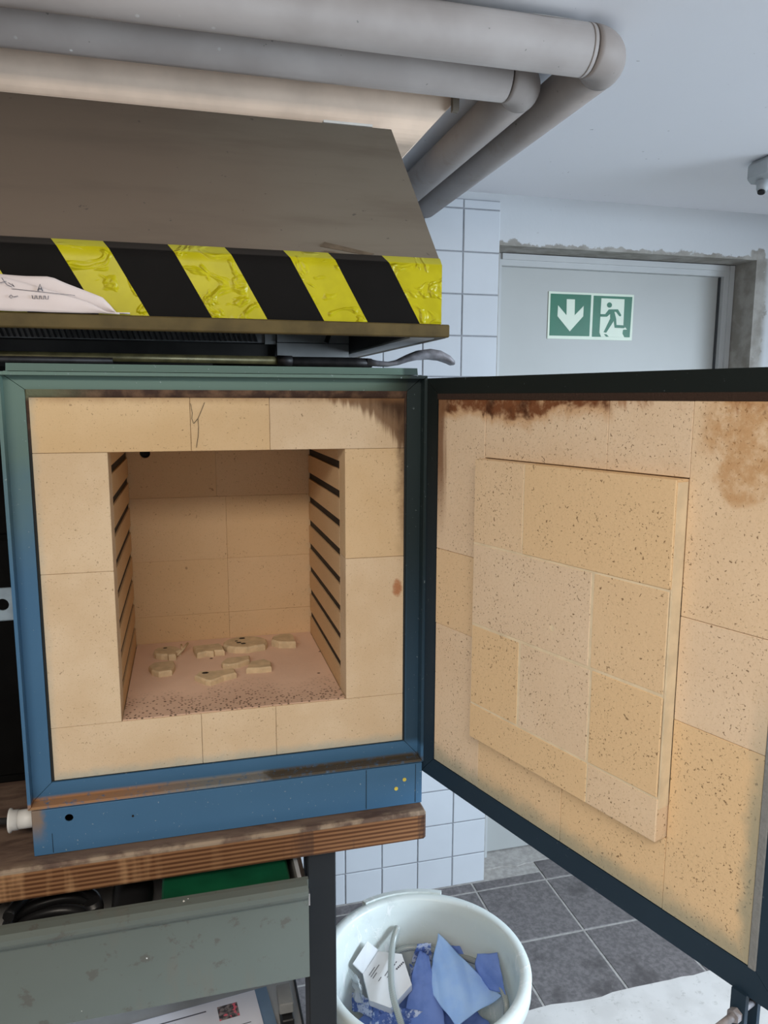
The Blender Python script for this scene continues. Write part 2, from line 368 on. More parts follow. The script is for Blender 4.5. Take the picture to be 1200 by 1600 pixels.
wm = Mat('white_plaster', 0.85, 0, 0.2)
wx, wy, wz = wm.xyz()
wb = wm.mix((0.51, 0.525, 0.545), (0.56, 0.575, 0.59), wm.noise(3, 3))
wn = wm.mul(wm.ma('SUBTRACT', wm.noise(22, 5, 0.65), 0.5), 0.11)
ex = wm.mul(wm.step(wm.ma('ADD', wx, wn), 2.100, 2.090), wm.step(wx, 2.03, 2.04), wm.step(wm.ma('ADD', wz, wn), 2.075, 2.065))
et = wm.mul(wm.step(wm.ma('ADD', wz, wm.mul(wn, 0.55)), 2.043, 2.038), wm.step(wx, 1.10, 1.15), wm.step(wx, 2.12, 2.09))
rev = wm.mul(wm.step(wy, 1.010, 1.014), wm.step(wx, 1.10, 1.12))
conc = wm.mix((0.25, 0.235, 0.21), (0.36, 0.345, 0.32), wm.step(wm.noise(18, 5), 0.35, 0.65))
wb = wm.mix(wb, conc, wm.ma('MAXIMUM', rev, wm.ma('MAXIMUM', ex, et)))
wb = wm.mix(wb, (0.40, 0.40, 0.40), wm.mul(wm.step(wm.noise(60, 2), 0.75, 0.77), 0.5))
wm.col(wb).bump(wm.noise(50, 4), 0.18, 0.003)
wall_m = wm.m
tile_m = plain('white_glazed_tile', (0.55, 0.575, 0.61), 0.18, var=0.025, scale=5, spec=0.5)
grout_m = plain('grey_grout', (0.25, 0.26, 0.28), 0.9, var=0.1, scale=50)
ftile = Mat('dark_floor_tile', 0.55, 0, 0.35)
fc = ftile.mix((0.115, 0.105, 0.106), (0.190, 0.172, 0.172), ftile.step(ftile.noise(75, 4, 0.7), 0.35, 0.68))
fc = ftile.mix(fc, (0.055, 0.048, 0.048), ftile.mul(ftile.step(ftile.noise(5, 4, 0.6), 0.52, 0.66), 0.6))
fc = ftile.mix(fc, (0.34, 0.33, 0.32), ftile.mul(ftile.step(ftile.noise(26, 5, 0.75), 0.60, 0.72), 0.28))
ftile.col(fc).bump(ftile.noise(90, 3), 0.15, 0.001)
ftile_m = ftile.m
fgrout_m = plain('pale_floor_grout', (0.36, 0.34, 0.32), 0.9, var=0.15, scale=60)
fl = Mat('worn_light_screed', 0.85, 0, 0.2)
fcc = fl.mix((0.54, 0.515, 0.49), (0.61, 0.585, 0.56), fl.step(fl.noise(10, 5), 0.35, 0.65))
fcc = fl.mix(fcc, (0.36, 0.34, 0.31), fl.mul(fl.step(fl.noise(45, 4, 0.7), 0.58, 0.7), 0.5))
fl.col(fcc).bump(fl.noise(90, 4), 0.2, 0.001)
floor_m = fl.m
doorleaf_m = plain('pale_grey_door_paint', (0.405, 0.415, 0.405), 0.45, var=0.03, scale=2)
dframe_m = plain('grey_white_frame_paint', (0.47, 0.485, 0.49), 0.45, var=0.03, scale=4)
rub_m = plain('dark_door_seal', (0.05, 0.055, 0.06), 0.7)
sgreen_m = plain('safety_green_print', (0.004, 0.125, 0.062), 0.4, var=0.05)
spale_m = plain('photoluminescent_pale', (0.62, 0.70, 0.58), 0.4, var=0.02)

tw = Mat('plywood_edge', 0.7, 0, 0.25)
tx_, ty_, tz_ = tw.xyz()
lay = tw.new('ShaderNodeTexWave', wave_type='BANDS', bands_direction='Z'); lay.inputs['Scale'].default_value = 36; lay.inputs['Distortion'].default_value = 1.2
lay.inputs['Detail'].default_value = 3; lay.inputs['Detail Scale'].default_value = 2.0
tw.l.new(tw.scaled(tw.pos, (0.12, 0.12, 1.25)), lay.inputs['Vector'])
tc = tw.mix((0.085, 0.032, 0.011), (0.215, 0.103, 0.044), tw.step(lay.outputs['Fac'], 0.2, 0.8))
tc = tw.mix(tc, (0.45, 0.26, 0.13), tw.mul(tw.step(tx_, 0.35, 0.05), tw.step(tw.noise(1.0, 3, 0.5, tw.scaled(tw.pos, (30, 5, 5))), 0.45, 0.62), 0.55))
tc = tw.mix(tc, (0.045, 0.022, 0.014), tw.mul(tw.step(tw.noise(1.0, 4, 0.6, tw.scaled(tw.pos, (34, 5, 3))), 0.52, 0.66), tw.step(tx_, 0.33, 0.48), 0.92))
top = tw.step(tz_, 0.919, 0.9215)
tpc = tw.mix((0.085, 0.054, 0.042), (0.170, 0.115, 0.085), tw.step(tw.noise(1.0, 5, 0.65, tw.scaled(tw.pos, (9, 34, 20)), 0.6), 0.35, 0.65))
tpc = tw.mix(tpc, (0.30, 0.23, 0.165), tw.mul(tw.step(ty_, -0.030, -0.043), tw.step(tw.noise(30, 4), 0.4, 0.6)))
tc = tw.mix(tc, tpc, top)
tw.col(tc).bump(tw.ma('ADD', lay.outputs['Fac'], tw.noise(80, 4)), 0.35, 0.0015)
ply_m = tw.m

dm = Mat('grey_drawer_paint', 0.55, 0.0, 0.25)
dcc = dm.mix((0.098, 0.115, 0.104), (0.122, 0.142, 0.130), dm.noise(5, 3))
dcc = dm.mix(dcc, (0.085, 0.080, 0.070), dm.mul(dm.step(dm.noise(38, 4, 0.65), 0.58, 0.67), 0.7))
dcc = dm.mix(dcc, (0.13, 0.12, 0.10), dm.mul(dm.step(dm.noise(1.0, 4, 0.6, dm.scaled(dm.pos, (16, 10, 5))), 0.56, 0.7), 0.5))
dcc = dm.mix(dcc, (0.66, 0.66, 0.64), dm.step(dm.noise(95, 1), 0.795, 0.80))
dm.col(dcc).bump(dm.noise(60, 3), 0.08, 0.001)
drawer_m = dm.m
po = Mat('anthracite_post_paint', 0.55, 0.0, 0.2)
pcc = po.mix((0.010, 0.0115, 0.0135), (0.014, 0.016, 0.018), po.noise(8, 3))
d, c = po.voro(55); cs = po.new('ShaderNodeSeparateColor'); po.l.new(c, cs.inputs[0])
pcc = po.mix(pcc, (0.55, 0.56, 0.56), po.mul(po.step(d, 0.14, 0.08), po.step(cs.outputs[0], 0.83, 0.85)))
po.col(pcc); post_m = po.m
shelfb_m = plain('light_grey_shelf_board', (0.36, 0.36, 0.355), 0.6, var=0.08)
green_m = plain('green_plastic', (0.004, 0.070, 0.030), 0.45, var=0.25, scale=12)
bplast_m = plain('black_plastic', (0.012, 0.012, 0.013), 0.4, var=0.2)
chrome_m = plain('worn_bright_steel', (0.45, 0.45, 0.46), 0.3, 0.9)
paper_m = plain('white_paper', (0.74, 0.74, 0.80), 0.8, var=0.02)
note_m = plain('creased_note_paper', (0.62, 0.54, 0.52), 0.8, var=0.03)
ink_m = plain('dark_print', (0.09, 0.09, 0.11), 0.8, var=0.1)
ph = Mat('printed_photo', 0.5)
pcol = ph.mix((0.045, 0.035, 0.035), (0.30, 0.24, 0.22), ph.step(ph.noise(90, 3), 0.4, 0.65))
pcol = ph.mix(pcol, (0.75, 0.12, 0.16), ph.step(ph.noise(75, 2), 0.58, 0.64))
ph.col(pcol); photo_m = ph.m
folder_m = plain('blue_folder_card', (0.145, 0.225, 0.33), 0.6, var=0.08)
pale_m = plain('pale_grey_block', (0.28, 0.28, 0.27), 0.7, var=0.15)

bk = Mat('milky_plastic', 0.35, 0, 0.45)
kx, ky, kz = bk.xyz()
kc = bk.mix((0.66, 0.715, 0.69), (0.72, 0.765, 0.745), bk.noise(7, 3))
spl = bk.mul(bk.step(bk.noise(1.0, 5, 0.7, bk.scaled(bk.pos, (48, 48, 22)), 0.8), 0.55, 0.62), bk.step(bk.noise(6, 2), 0.42, 0.56))
kc = bk.mix(kc, (0.86, 0.86, 0.84), bk.mul(spl, 0.75))
kc = bk.mix(kc, (0.42, 0.46, 0.46), bk.mul(bk.step(bk.noise(11, 4), 0.60, 0.72), 0.35))
bk.col(kc).bump(bk.ma('ADD', bk.noise(30, 3), bk.mul(spl, 1.5)), 0.25, 0.002)
tr = bk.new('ShaderNodeBsdfTranslucent'); bk.l.new(kc, tr.inputs[0])
mx = bk.new('ShaderNodeMixShader'); mx.inputs[0].default_value = 0.22
bk.l.new(bk.b.outputs[0], mx.inputs[1]); bk.l.new(tr.outputs[0], mx.inputs[2])
bk.l.new(mx.outputs[0], bk.n['Material Output'].inputs[0]); bucket_m = bk.m

def make_cloth(name, a, b, rough=0.85):
    m = Mat(name, rough, 0, 0.15)
    m.col(m.mix(a, b, m.step(m.noise(22, 4), 0.35, 0.65))).bump(m.noise(60, 4), 0.25, 0.002)
    return m.m
bluecl_m = make_cloth('blue_paper_towel', (0.36, 0.57, 0.99), (0.42, 0.63, 1.0))
blued_m = make_cloth('darker_blue_wipe', (0.14, 0.23, 0.56), (0.19, 0.29, 0.65))
crk = Mat('printed_crinkled_blue', 0.6)
crk.col(crk.mix((0.085, 0.15, 0.42), (0.52, 0.60, 0.78), crk.step(crk.noise(70, 4, 0.7), 0.47, 0.58))); crinkle_m = crk.m
carton_m = plain('white_carton', (0.70, 0.71, 0.73), 0.7, var=0.03)
cartong_m = plain('shaded_carton', (0.56, 0.57, 0.58), 0.7, var=0.04)
hz = Mat('clear_braided_hose', 0.25, 0, 0.5)
hx_ = hz.new('ShaderNodeTexWave', wave_type='BANDS', bands_direction='DIAGONAL'); hx_.inputs['Scale'].default_value = 130
hz.l.new(hz.pos, hx_.inputs['Vector'])
hz.col(hz.mix((0.27, 0.30, 0.29), (0.36, 0.39, 0.375), hx_.outputs['Fac'])).bump(hx_.outputs['Fac'], 0.05, 0.0005); hose_m = hz.m
film = Mat('clear_film', 0.15, 0, 0.5); film.col((0.72, 0.76, 0.78)); film.b.inputs['Alpha'].default_value = 0.35; film_m = film.m
whitep_m = plain('white_plastic', (0.62, 0.62, 0.60), 0.45, var=0.05)
latch_m = plain('pale_blue_grey_steel', (0.22, 0.28, 0.33), 0.45, 0.2, var=0.12, scale=50)
yd_m = plain('yellow_paint_spot', (0.62, 0.50, 0.08), 0.5)
lampg_m = plain('grey_lamp_plastic', (0.40, 0.43, 0.45), 0.5, var=0.06)
fill_m = plain('black_filler_paint', (0.003, 0.003, 0.003), 0.9, var=0.3, spec=0.1)

# ------------------------------------------------------------------ setting
struct = lambda n, mb, m, p=None: (lambda o: o if p else tag(o, kind='structure'))(obj(n, mb, m, p))
floor = struct('floor', B(-2.6, 3.5, -4.0, 1.4, -0.12, 0.0), floor_m)
struct('ceiling', B(-2.6, 3.5, -4.0, 1.4, 2.172, 2.30), ceil_m)
# back wall in one piece with the door opening
WY = 1.006
wb_ = MB(); wb_.box(-2.6, 1.165, WY, 1.4, 0, 2.172); wb_.box(2.06, 3.5, WY, 1.4, 0, 2.172); wb_.box(1.165, 2.06, WY, 1.22, 2.03, 2.172)
wall = struct('wall_back', wb_, wall_m)
struct('wall_left', B(-2.7, -2.6, -4.0, 1.4, 0, 2.172), wall_m)
struct('wall_right', B(3.5, 3.6, -4.0, 1.4, 0, 2.172), wall_m)
bk0 = MB(); prf = [(0.30, 2.1715), (0.262, 2.1715), (0.258, 2.120), (0.258, 2.088)] + [(0.258 + 0.04 * (1 - math.cos(a * math.pi / 16)), 2.088 - 0.04 * math.sin(a * math.pi / 16)) for a in range(1, 9)] + [(0.60, 2.048), (0.60, 2.1715)]
bk0.prism(prf, 0, 1, lambda a, b, d: (-2.6 if d == 0 else 0.682 + (b - 2.048) * 0.95, a, b))
struct('trim_1', bk0, plain('beige_painted_bulkhead', (0.84, 0.66, 0.52), 0.8, var=0.1, scale=9, bump=0.1))
# wall tiles, each one its own piece
ts = 0.11867; g = 0.0040
obj('grout_bed', B(-0.02, 1.1605, 1.0005, WY + 0.001, 0.0, 2.150), grout_m, wall)
def tile_mesh(wd, ht):
    c = 0.0016; y1, y0 = 1.0045, 0.9985
    a, b = wd / 2, ht / 2
    vs = [(-a, y1 - .9985, -b), (a, y1 - .9985, -b), (a, y1 - .9985, b), (-a, y1 - .9985, b), (-a, .0012, -b), (a, .0012, -b), (a, .0012, b), (-a, .0012, b), (-a + c, 0, -b + c), (a - c, 0, -b + c), (a - c, 0, b - c), (-a + c, 0, b - c)]
    fs = [(8, 9, 10, 11)] + [(i, (i + 1) % 4, 4 + (i + 1) % 4, 4 + i) for i in range(4)] + [(4 + i, 4 + (i + 1) % 4, 8 + (i + 1) % 4, 8 + i) for i in range(4)]
    me = bpy.data.meshes.new('tile'); me.from_pydata(vs, [], fs); me.materials.append(tile_m)
    bm = bmesh.new(); bm.from_mesh(me); bmesh.ops.recalc_face_normals(bm, faces=bm.faces[:])
    for f in bm.faces:
        if abs(f.normal.y) > .9 and f.normal.y > 0: bmesh.ops.reverse_faces(bm, faces=[f])
    bm.to_mesh(me); bm.free(); return me
tcache = {}
for i in range(-8, 1):
    for j in range(-17, 3):
        x0 = 1.048 + i * ts; x1 = min(x0 + ts, 1.1625); z0 = 2.0053 + (j - 1) * ts; z1 = z0 + ts
        z0 = max(z0, 0.001); z1 = min(z1, 2.150)
        if z1 - z0 < 0.015: continue
        k = (round(x1 - x0, 4), round(z1 - z0, 4))
        if k not in tcache: tcache[k] = tile_mesh(x1 - x0 - g, z1 - z0 - g)
        t = bpy.data.objects.new('tile', tcache[k]); COL.objects.link(t)
        finish(t, ((x0 + x1) / 2 + random.uniform(-.0004, .0004), 0.9985 + random.uniform(-.0005, .0004), (z0 + z1) / 2), wall)
# floor tiles in front of the door, pieces of the floor
obj('grout_bed', B(0.10, 2.62, 0.458, 1.085, -0.01, 0.0025), fgrout_m, floor)
fts = 0.2475
for i in range(-5, 6):
    for j in range(-1, 3):
        x0 = 1.363 + i * fts - fts; x1 = x0 + fts; y0 = 0.703 + j * fts; y1 = y0 + fts
        y1 = min(y1, 1.075)
        if y1 - y0 < .02: continue
        gg = 0.0035
        if x0 < .1 or x1 > 2.6: continue
        if x0 < 1.12: y1 = min(y1, 0.995)
        if y1 - y0 < .02: continue
        obj('floor_tile', B(x0 + gg, x1 - gg, y0 + gg, y1 - gg, -0.006, 0.0042 + random.uniform(-.0004, .0004), b=0.001), ftile_m, floor)
thr = MB(); n = 40
pts = [(1.0 + 1.2 * k / n, 1.046 + 0.018 * mnoise.noise((k * .55, 3.1, 0))) for k in range(n + 1)]
thr.prism([(a, b) for a, b in pts] + [(2.2, 1.2), (1.0, 1.2)], 0.001, 0.0065, lambda a, b, d: (a, b, d))
obj('threshold', thr, fgrout_m, floor)
# ragged front edge of the old screed
rg = MB(); pts = [(0.1 + 2.5 * k / 70, 0.464 + 0.010 * mnoise.noise((k * .42, 7.7, 0)) + .004 * mnoise.noise((k * 1.3, 2.7, 0))) for k in range(71)]
rg.prism([(0.1, 0.2)] + [(2.6, 0.2)] + pts[::-1], 0.0005, 0.0062, lambda a, b, d: (a, b, d))
obj('screed_edge', rg, floor_m, floor)

# door in the back wall
door = struct('door_1', B(1.205, 2.030, 1.132, 1.172, 0.012, 1.998), doorleaf_m)
fr = MB()
for x0, x1 in ((1.167, 1.217), (2.022, 2.058)):
    fr.box(x0, x1, 1.108, 1.20, 0.0, 2.028)
fr.box(1.217, 2.022, 1.108, 1.20, 1.992, 2.028)
obj('door_frame', fr, dframe_m, door)
bd = MB(); bd.box(1.217, 2.022, 1.102, 1.110, 2.010, 2.0275); bd.box(2.040, 2.0575, 1.102, 1.110, 0.0, 2.0275); bd.box(1.168, 1.19, 1.102, 1.110, 0.0, 2.0275)
obj('frame_bead', bd, dframe_m, door)
obj('door_seal', MB().box(2.017, 2.022, 1.124, 1.133, 0.012, 1.992), rub_m, door)

# exit sign on the door
SX0, SX1, SZ0, SZ1, SY = 1.390, 1.697, 1.777, 1.924, 1.1315
sign = thing('exit_sign', ((SX0 + SX1) / 2, SY, SZ0), 'green and pale emergency exit sign with down arrow and running figure on grey door', 'sign')
obj('sign_plate', B(SX0, SX1, SY - 0.0022, SY, SZ0, SZ1), spale_m, sign)
def sp(px, py):
    u = (px - 145 + (py - 168) * 0.035) / 900; v = (py - 168 - (px - 145) * 0.0245) / 502
    return SX0 + u * (SX1 - SX0), SZ1 - v * (SZ1 - SZ0)
def flat(name, polys, off, mat):
    mb = MB()
    for p in polys: mb.prism([sp(*q) for q in p], SY - 0.0022 - off, SY - 0.0022 - off + 0.0004, lambda a, b, d: (a, d, b))
    return obj(name, mb, mat, sign)
flat('green_field', [[(163, 192), (585, 200), (567, 645), (148, 638)]], .0004, sgreen_m)
flat('green_field', [[(611, 206), (1026, 214), (1003, 656), (594, 650)]], .0004, sgreen_m)
flat('arrow', [[(328, 248), (413, 250), (410, 420), (505, 318), (500, 430), (360, 592), (232, 430), (238, 315), (325, 420)]], .0008, spale_m)
flat('doorway_pictogram', [[(692, 233), (940, 240), (931, 520), (970, 570), (928, 572), (922, 615), (943, 655), (692, 650), (674, 605)]], .0008, spale_m)
hd = [(778 + 27 * math.cos(a * math.pi / 8), 305 + 29 * math.sin(a * math.pi / 8)) for a in range(16)]
flat('running_figure', [hd, [(683, 404), (733, 404), (772, 352), (870, 350), (906, 412), (900, 427), (886, 425), (848, 378), (832, 378), (852, 455), (856, 520), (935, 524), (952, 540), (940, 556), (836, 552), (826, 478), (746, 606), (718, 600), (788, 450), (786, 402), (752, 432), (683, 432)],
     [(722, 622), (748, 622), (775, 648), (745, 648)]], .0012, sgreen_m)

# ------------------------------------------------------------------ workbench
bench = thing('workbench', (-0.0, 0.3, 0), 'worn workbench with thick plywood top, dark posts and grey drawer under the kiln', 'workbench')
tb = MB(); tb.box(-0.75, 0.611, -0.045, 0.68, 0.877, 0.9265, b=0.003)
obj('tabletop', tb, ply_m, bench)
for x0, y0 in ((0.420, -0.022), (0.420, 0.60), (-0.70, -0.022), (-0.70, 0.60)):
    p = MB(); p.box(x0, x0 + 0.046, y0, y0 + 0.046, 0.0, 0.8765, b=0.002)
    obj('leg', p, post_m, bench)
obj('lower_shelf', B(-0.72, 0.4385, 0.03, 0.62, 0.33, 0.35), shelfb_m, bench)
obj('shelf_edge_strip', B(0.439, 0.4425, 0.026, 0.62, 0.325, 0.354), bplast_m, bench)
dr = MB()
DZ0, DZ1 = 0.704, 0.868
dr.box(-0.62, 0.4115, -0.086, -0.078, DZ0, DZ1)                      # front sheet
drawer = obj('drawer', dr, drawer_m, bench)
obj('drawer_side', B(0.398, 0.404, -0.078, 0.42, 0.735, 0.858), panel_m, drawer)
obj('drawer_side', B(-0.615, -0.609, -0.078, 0.42, 0.735, 0.858), panel_m, drawer)
obj('drawer_bottom', B(-0.609, 0.398, -0.078, 0.42, 0.735, 0.738), panel_m, drawer)
gp = MB()                                                          # folded grip along the top edge
prof = [(-0.0865, 0.8690), (-0.1000, 0.8680), (-0.1070, 0.8630), (-0.1075, 0.8560), (-0.1040, 0.8500), (-0.0940, 0.8400), (-0.0865, 0.8385)]
gp.prism(prof, -0.62, 0.4085, lambda a, b, d: (d, a, b))
obj('drawer_grip', gp, drawer_m, drawer)
obj('drawer_runner', B(0.4065, 0.4175, -0.06, 0.40, 0.805, 0.825), chrome_m, bench)

# things in the drawer
gb = thing('green_case', (0.29, 0.05, 0.739), 'green plastic case inside the half open bench drawer', 'case')
obj('case_body', B(0.20, 0.385, -0.070, 0.20, 0.7385, 0.838, b=0.004), green_m, gb)
obj('case_lid', B(0.197, 0.388, -0.073, 0.203, 0.838, 0.855, b=0.003), green_m, gb)
obj('latch', B(0.335, 0.355, -0.0765, -0.0735, 0.815, 0.850), bplast_m, gb)
cl = thing('cable_coil', (0.06, 0.05, 0.739), 'coil of black cable at the left in the open drawer', 'cable')
cb = MB(); P_ = []
for k in range(0, 181):
    a = k / 180 * 2 * math.pi * 4.5; P_.append((0.035 + 0.062 * math.cos(a) + .004 * math.sin(a * 2.3), 0.0 + 0.055 * math.sin(a), 0.7475 + 0.080 * k / 180 + .003 * math.sin(a * 1.7)))
cb.tube(P_, 0.0085, 8); obj('cable', cb, bplast_m, cl)
obj('cable_band', MB().tube([(0.093, -0.001, 0.7475), (0.103, -.0005, .79), (0.093, 0.001, 0.829)], 0.012, 10), bplast_m, cl)
tg = thing('hand_drill', (0.15, 0.0, 0.739), 'black power tool lying between the cable coil and the green case', 'tool')
hb = MB(); hb.tube([(0.148, -0.055, 0.795), (0.148, -0.03, 0.795), (0.148, 0.06, 0.795), (0.148, 0.12, 0.795)], [0.016, 0.029, 0.032, 0.026], 14)
obj('motor_housing', hb, bplast_m, tg)
obj('chuck', MB().tube([(0.148, -0.073, 0.795), (0.148, -0.055, 0.795)], [0.009, 0.015], 12), iron_m, tg)
obj('handle', MB().tube([(0.148, 0.075, 0.785), (0.148, 0.10, 0.756), (0.148, 0.125, 0.752)], [0.017, 0.0135, 0.0135], 12), bplast_m, tg)

# papers on the lower shelf
def rot2(cx, cy, a): 
    ca, sa = math.cos(a), math.sin(a); return lambda u, v, z: (cx + u * ca - v * sa, cy + u * sa + v * ca, z)
tf = rot2(0.235, 0.165, math.radians(6))
fo = MB(); fo.box(-0.150, 0.158, -0.17, 0.13, 0.3505, 0.360, tf=tf)
tag(obj('folder', fo, folder_m), 'blue card folder lying under the printed sheets on the lower shelf', 'folder')
ps = thing('printed_sheets', (0.235, 0.165, 0.3602), 'stack of white printed sheets with a small red photo on a blue folder', 'paper')
st = MB(); st.box(-0.125, 0.132, -0.17, 0.122, 0.3603, 0.3665, tf=tf); obj('paper_stack', st, paper_m, ps)
tp_ = MB(); tp_.box(-0.128, 0.126, -0.165, 0.118, 0.3668, 0.3674, tf=tf); obj('top_sheet', tp_, paper_m, ps)
tx = MB()
def line(u0, u1, v, h=0.0022): tx.box(u0, u1, v, v + h, 0.3674, 0.36755, tf=tf)
rr = random.Random(3)
line(-0.075, 0.03, 0.098, .003); line(-0.075, -0.03, 0.088)
for k, v in enumerate((0.072, 0.066, 0.060, 0.054)): line(-0.08, -0.058, v); line(-0.045, (-0.01, -0.02, -0.035, -0.03)[k], v)
for v in (0.042, 0.028, 0.014, 0.0, -0.012, -0.024, -0.036, -0.05, -0.062):
    u = -0.085
    while u < 0.10:
        e = min(0.11, u + rr.uniform(0.01, 0.05)); line(u, e, v, .0018); u = e + rr.uniform(.003, .02)
obj('printed_text', tx, ink_m, ps)
phb = MB(); phb.box(0.052, 0.092, 0.066, 0.102, 0.3674, 0.3677, tf=tf); obj('printed_photo', phb, photo_m, ps)
bs = thing('tool_block', (0.41, 0.215, 0.3505), 'black and grey block standing on the shelf beside the blue folder', 'block')
obj('block_base', B(0.397, 0.421, 0.185, 0.245, 0.3505, 0.385, b=.002), bplast_m, bs)
obj('block_top', B(0.394, 0.422, 0.20, 0.255, 0.3855, 0.408, b=.002), pale_m, bs)

# ------------------------------------------------------------------ kiln
kiln = thing('kiln', (0.317, 0.3, 0.9265), 'blue steel pottery kiln with open door and pale firebrick lining on the bench', 'kiln')
bs_ = MB()                                                          # plinth: folded sheet box open to the back
bs_.box(0.022, 0.025, -0.017, 0.60, 0.9275, 0.9975); bs_.box(0.608, 0.611, -0.017, 0.60, 0.9275, 0.9975); bs_.box(0.025, 0.608, 0.58, 0.583, 0.9275, 0.9975)
obj('plinth_sides', bs_, blue_m, kiln)
base = obj('plinth_front', B(0.022, 0.611, -0.020, -0.017, 0.9275, 0.9975, b=0.0008), blue_m, kiln)
cut(base, MB().tube([(0.072, -0.03, 0.981), (0.072, -0.01, 0.981)], 0.0058, 20))
obj('plinth_seam', B(0.5165, 0.5175, -0.0206, -0.0198, 0.93, 0.9965), navy_m, kiln)
obj('plinth_seam', B(0.5995, 0.6003, -0.0205, -0.0198, 0.93, 0.9965), navy_m, kiln)
obj('plinth_seam', B(0.0475, 0.0483, -0.0204, -0.0198, 0.93, 0.96), navy_m, kiln)
for x, z in ((0.581, 0.972), (0.567, 0.958)):
    obj('paint_spot', MB().tube([(x, -0.0209, z), (x, -0.0199, z)], 0.0032, 12), yd_m, kiln)
obj('screw', MB().tube([(0.160, -0.0212, 0.971), (0.160, -0.0199, 0.971)], 0.0016, 10), black_m, kiln)
gl = MB(); gl.tube([(-0.0165, 0.02, 0.9665), (-0.0140, 0.02, 0.9665), (-0.012, 0.02, 0.9665), (-0.004, 0.02, 0.9665)], [0.0175, 0.0175, 0.0150, 0.0148], 24)
gl.tube([(-0.004, 0.02, 0.9665), (0.0215, 0.02, 0.9665)], 0.0138, 24)
obj('cable_gland', gl, whitep_m, kiln)
obj('power_cable', MB().tube([(-0.016, 0.02, 0.9665), (-0.05, 0.025, 0.966), (-0.12, 0.05, 0.955), (-0.25, 0.12, 0.9325)], 0.0048, 10), black_m, kiln)
sh = MB()                                                           # outer casing: bottom, sides, back, raised top
sh.box(0.022, 0.612, 0.006, 0.60, 0.998, 1.002); sh.box(0.022, 0.026, 0.006, 0.60, 1.002, 1.622); sh.box(0.608, 0.612, 0.006, 0.60, 1.002, 1.622)
sh.box(0.026, 0.608, 0.596, 0.60, 1.002, 1.622)
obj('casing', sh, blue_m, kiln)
tpn = MB(); tpn.prism([(0.020, 1.6225), (0.023, 1.633), (0.597, 1.633), (0.60, 1.6225)], 0.022, 0.610, lambda a, b, d: (d, a, b)); obj('top_panel', tpn, blue_m, kiln)
# front frame: four mitred angle sections with a lip standing proud
XO0, XO1, ZO0, ZO1 = 0.0175, 0.6135, 0.9985, 1.6205
XI0, XI1, ZI0, ZI1 = 0.0478, 0.5868, 1.0285, 1.5975
LY = -0.0185; lt = 0.0045
def rail(side):
    mb = MB()
    def seg(a0, a1, b0, b1, y0, y1):     # a: inset outer, b: inset inner as fraction of the miter, trapezoid
        pass
    W = (XO0, XO1, ZO0, ZO1); I = (XI0, XI1, ZI0, ZI1); m = 0.0005
    L2 = (XO0 + lt, XO1 - lt, ZO0 + lt, ZO1 - lt)
    def trap(o, i, y0, y1):
        if side == 'top': q = [(o[0] + m, o[3]), (o[1] - m, o[3]), (i[1] - m, i[3]), (i[0] + m, i[3])]
        if side == 'bottom': q = [(o[0] + m, o[2]), (o[1] - m, o[2]), (i[1] - m, i[2]), (i[0] + m, i[2])]
        if side == 'left': q = [(o[0], o[2] + m), (o[0], o[3] - m), (i[0], i[3] - m), (i[0], i[2] + m)]
        if side == 'right': q = [(o[1], o[2] + m), (o[1], o[3] - m), (i[1], i[3] - m), (i[1], i[2] + m)]
        mb.prism(q, y0, y1, lambda a, b, d: (a, d, b))
    trap(W, L2, LY, 0.0); trap(W, I, 0.0, 0.0045)
    return mb
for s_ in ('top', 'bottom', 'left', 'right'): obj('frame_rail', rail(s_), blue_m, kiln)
gk = MB()
gk.box(0.0465, 0.588, 0.003, 0.007, 1.5870, 1.599); gk.box(0.0465, 0.588, 0.003, 0.007, 1.0268, 1.0308)
gk.box(0.0465, 0.0520, 0.003, 0.007, 1.0308, 1.5870); gk.box(0.5832, 0.588, 0.003, 0.007, 1.0308, 1.5870)
gk.prism([(1.5875, 0.0030), (1.5975, -0.003), (1.5975, 0.003)], 0.050, 0.586, lambda a, b, d: (d, b, a))
obj('gasket', gk, gasket_m, kiln)
# front bricks, one object each
def brick(x0, x1, z0, z1, y0=0.0, y1=0.045, name='brick', mat=None, par=None, jit=0.0004, b=0.0005, j=0.00022):
    dy = random.uniform(-jit, jit)
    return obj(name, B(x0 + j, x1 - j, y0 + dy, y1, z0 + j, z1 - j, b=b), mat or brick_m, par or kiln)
X0, X1, Z0, Z1 = 0.0520, 0.5832, 1.0308, 1.5867
AX0, AX1, AZ0, AZ1 = 0.1496, 0.4890, 1.1115, 1.5105
for a, b in ((X0, 0.2635), (0.2635, 0.3765), (0.3765, X1)): brick(a, b, AZ1, Z1)
for a, b in ((X0, 0.264), (0.264, 0.377), (0.377, X1)): brick(a, b, Z0, AZ0)
for a, b in ((AZ0, 1.340), (1.340, AZ1)):
    brick(X0, AX0, a, b); brick(AX1, X1, a, b)
# hairline cracks in the top bricks
def crack(pts, name='hairline_crack'):
    mb = MB()
    for (a, b), (c_, d_) in zip(pts, pts[1:]):
        t = Vector((c_ - a, d_ - b)).normalized() * 0.0003; nx, nz = -t.y, t.x
        mb.prism([(a + nx, b + nz), (c_ + nx, d_ + nz), (c_ - nx, d_ - nz), (a - nx, b - nz)], -0.0010, -0.0004, lambda p, q, d: (p, d, q))
    return obj(name, mb, shade_mark_m, kiln)
crack([(0.2645, 1.5785), (0.2665, 1.565), (0.2655, 1.557), (0.268, 1.550), (0.274, 1.557), (0.279, 1.568), (0.284, 1.580)])
crack([(0.274, 1.557), (0.2745, 1.545), (0.2735, 1.532), (0.272, 1.524), (0.2705, 1.5155)])
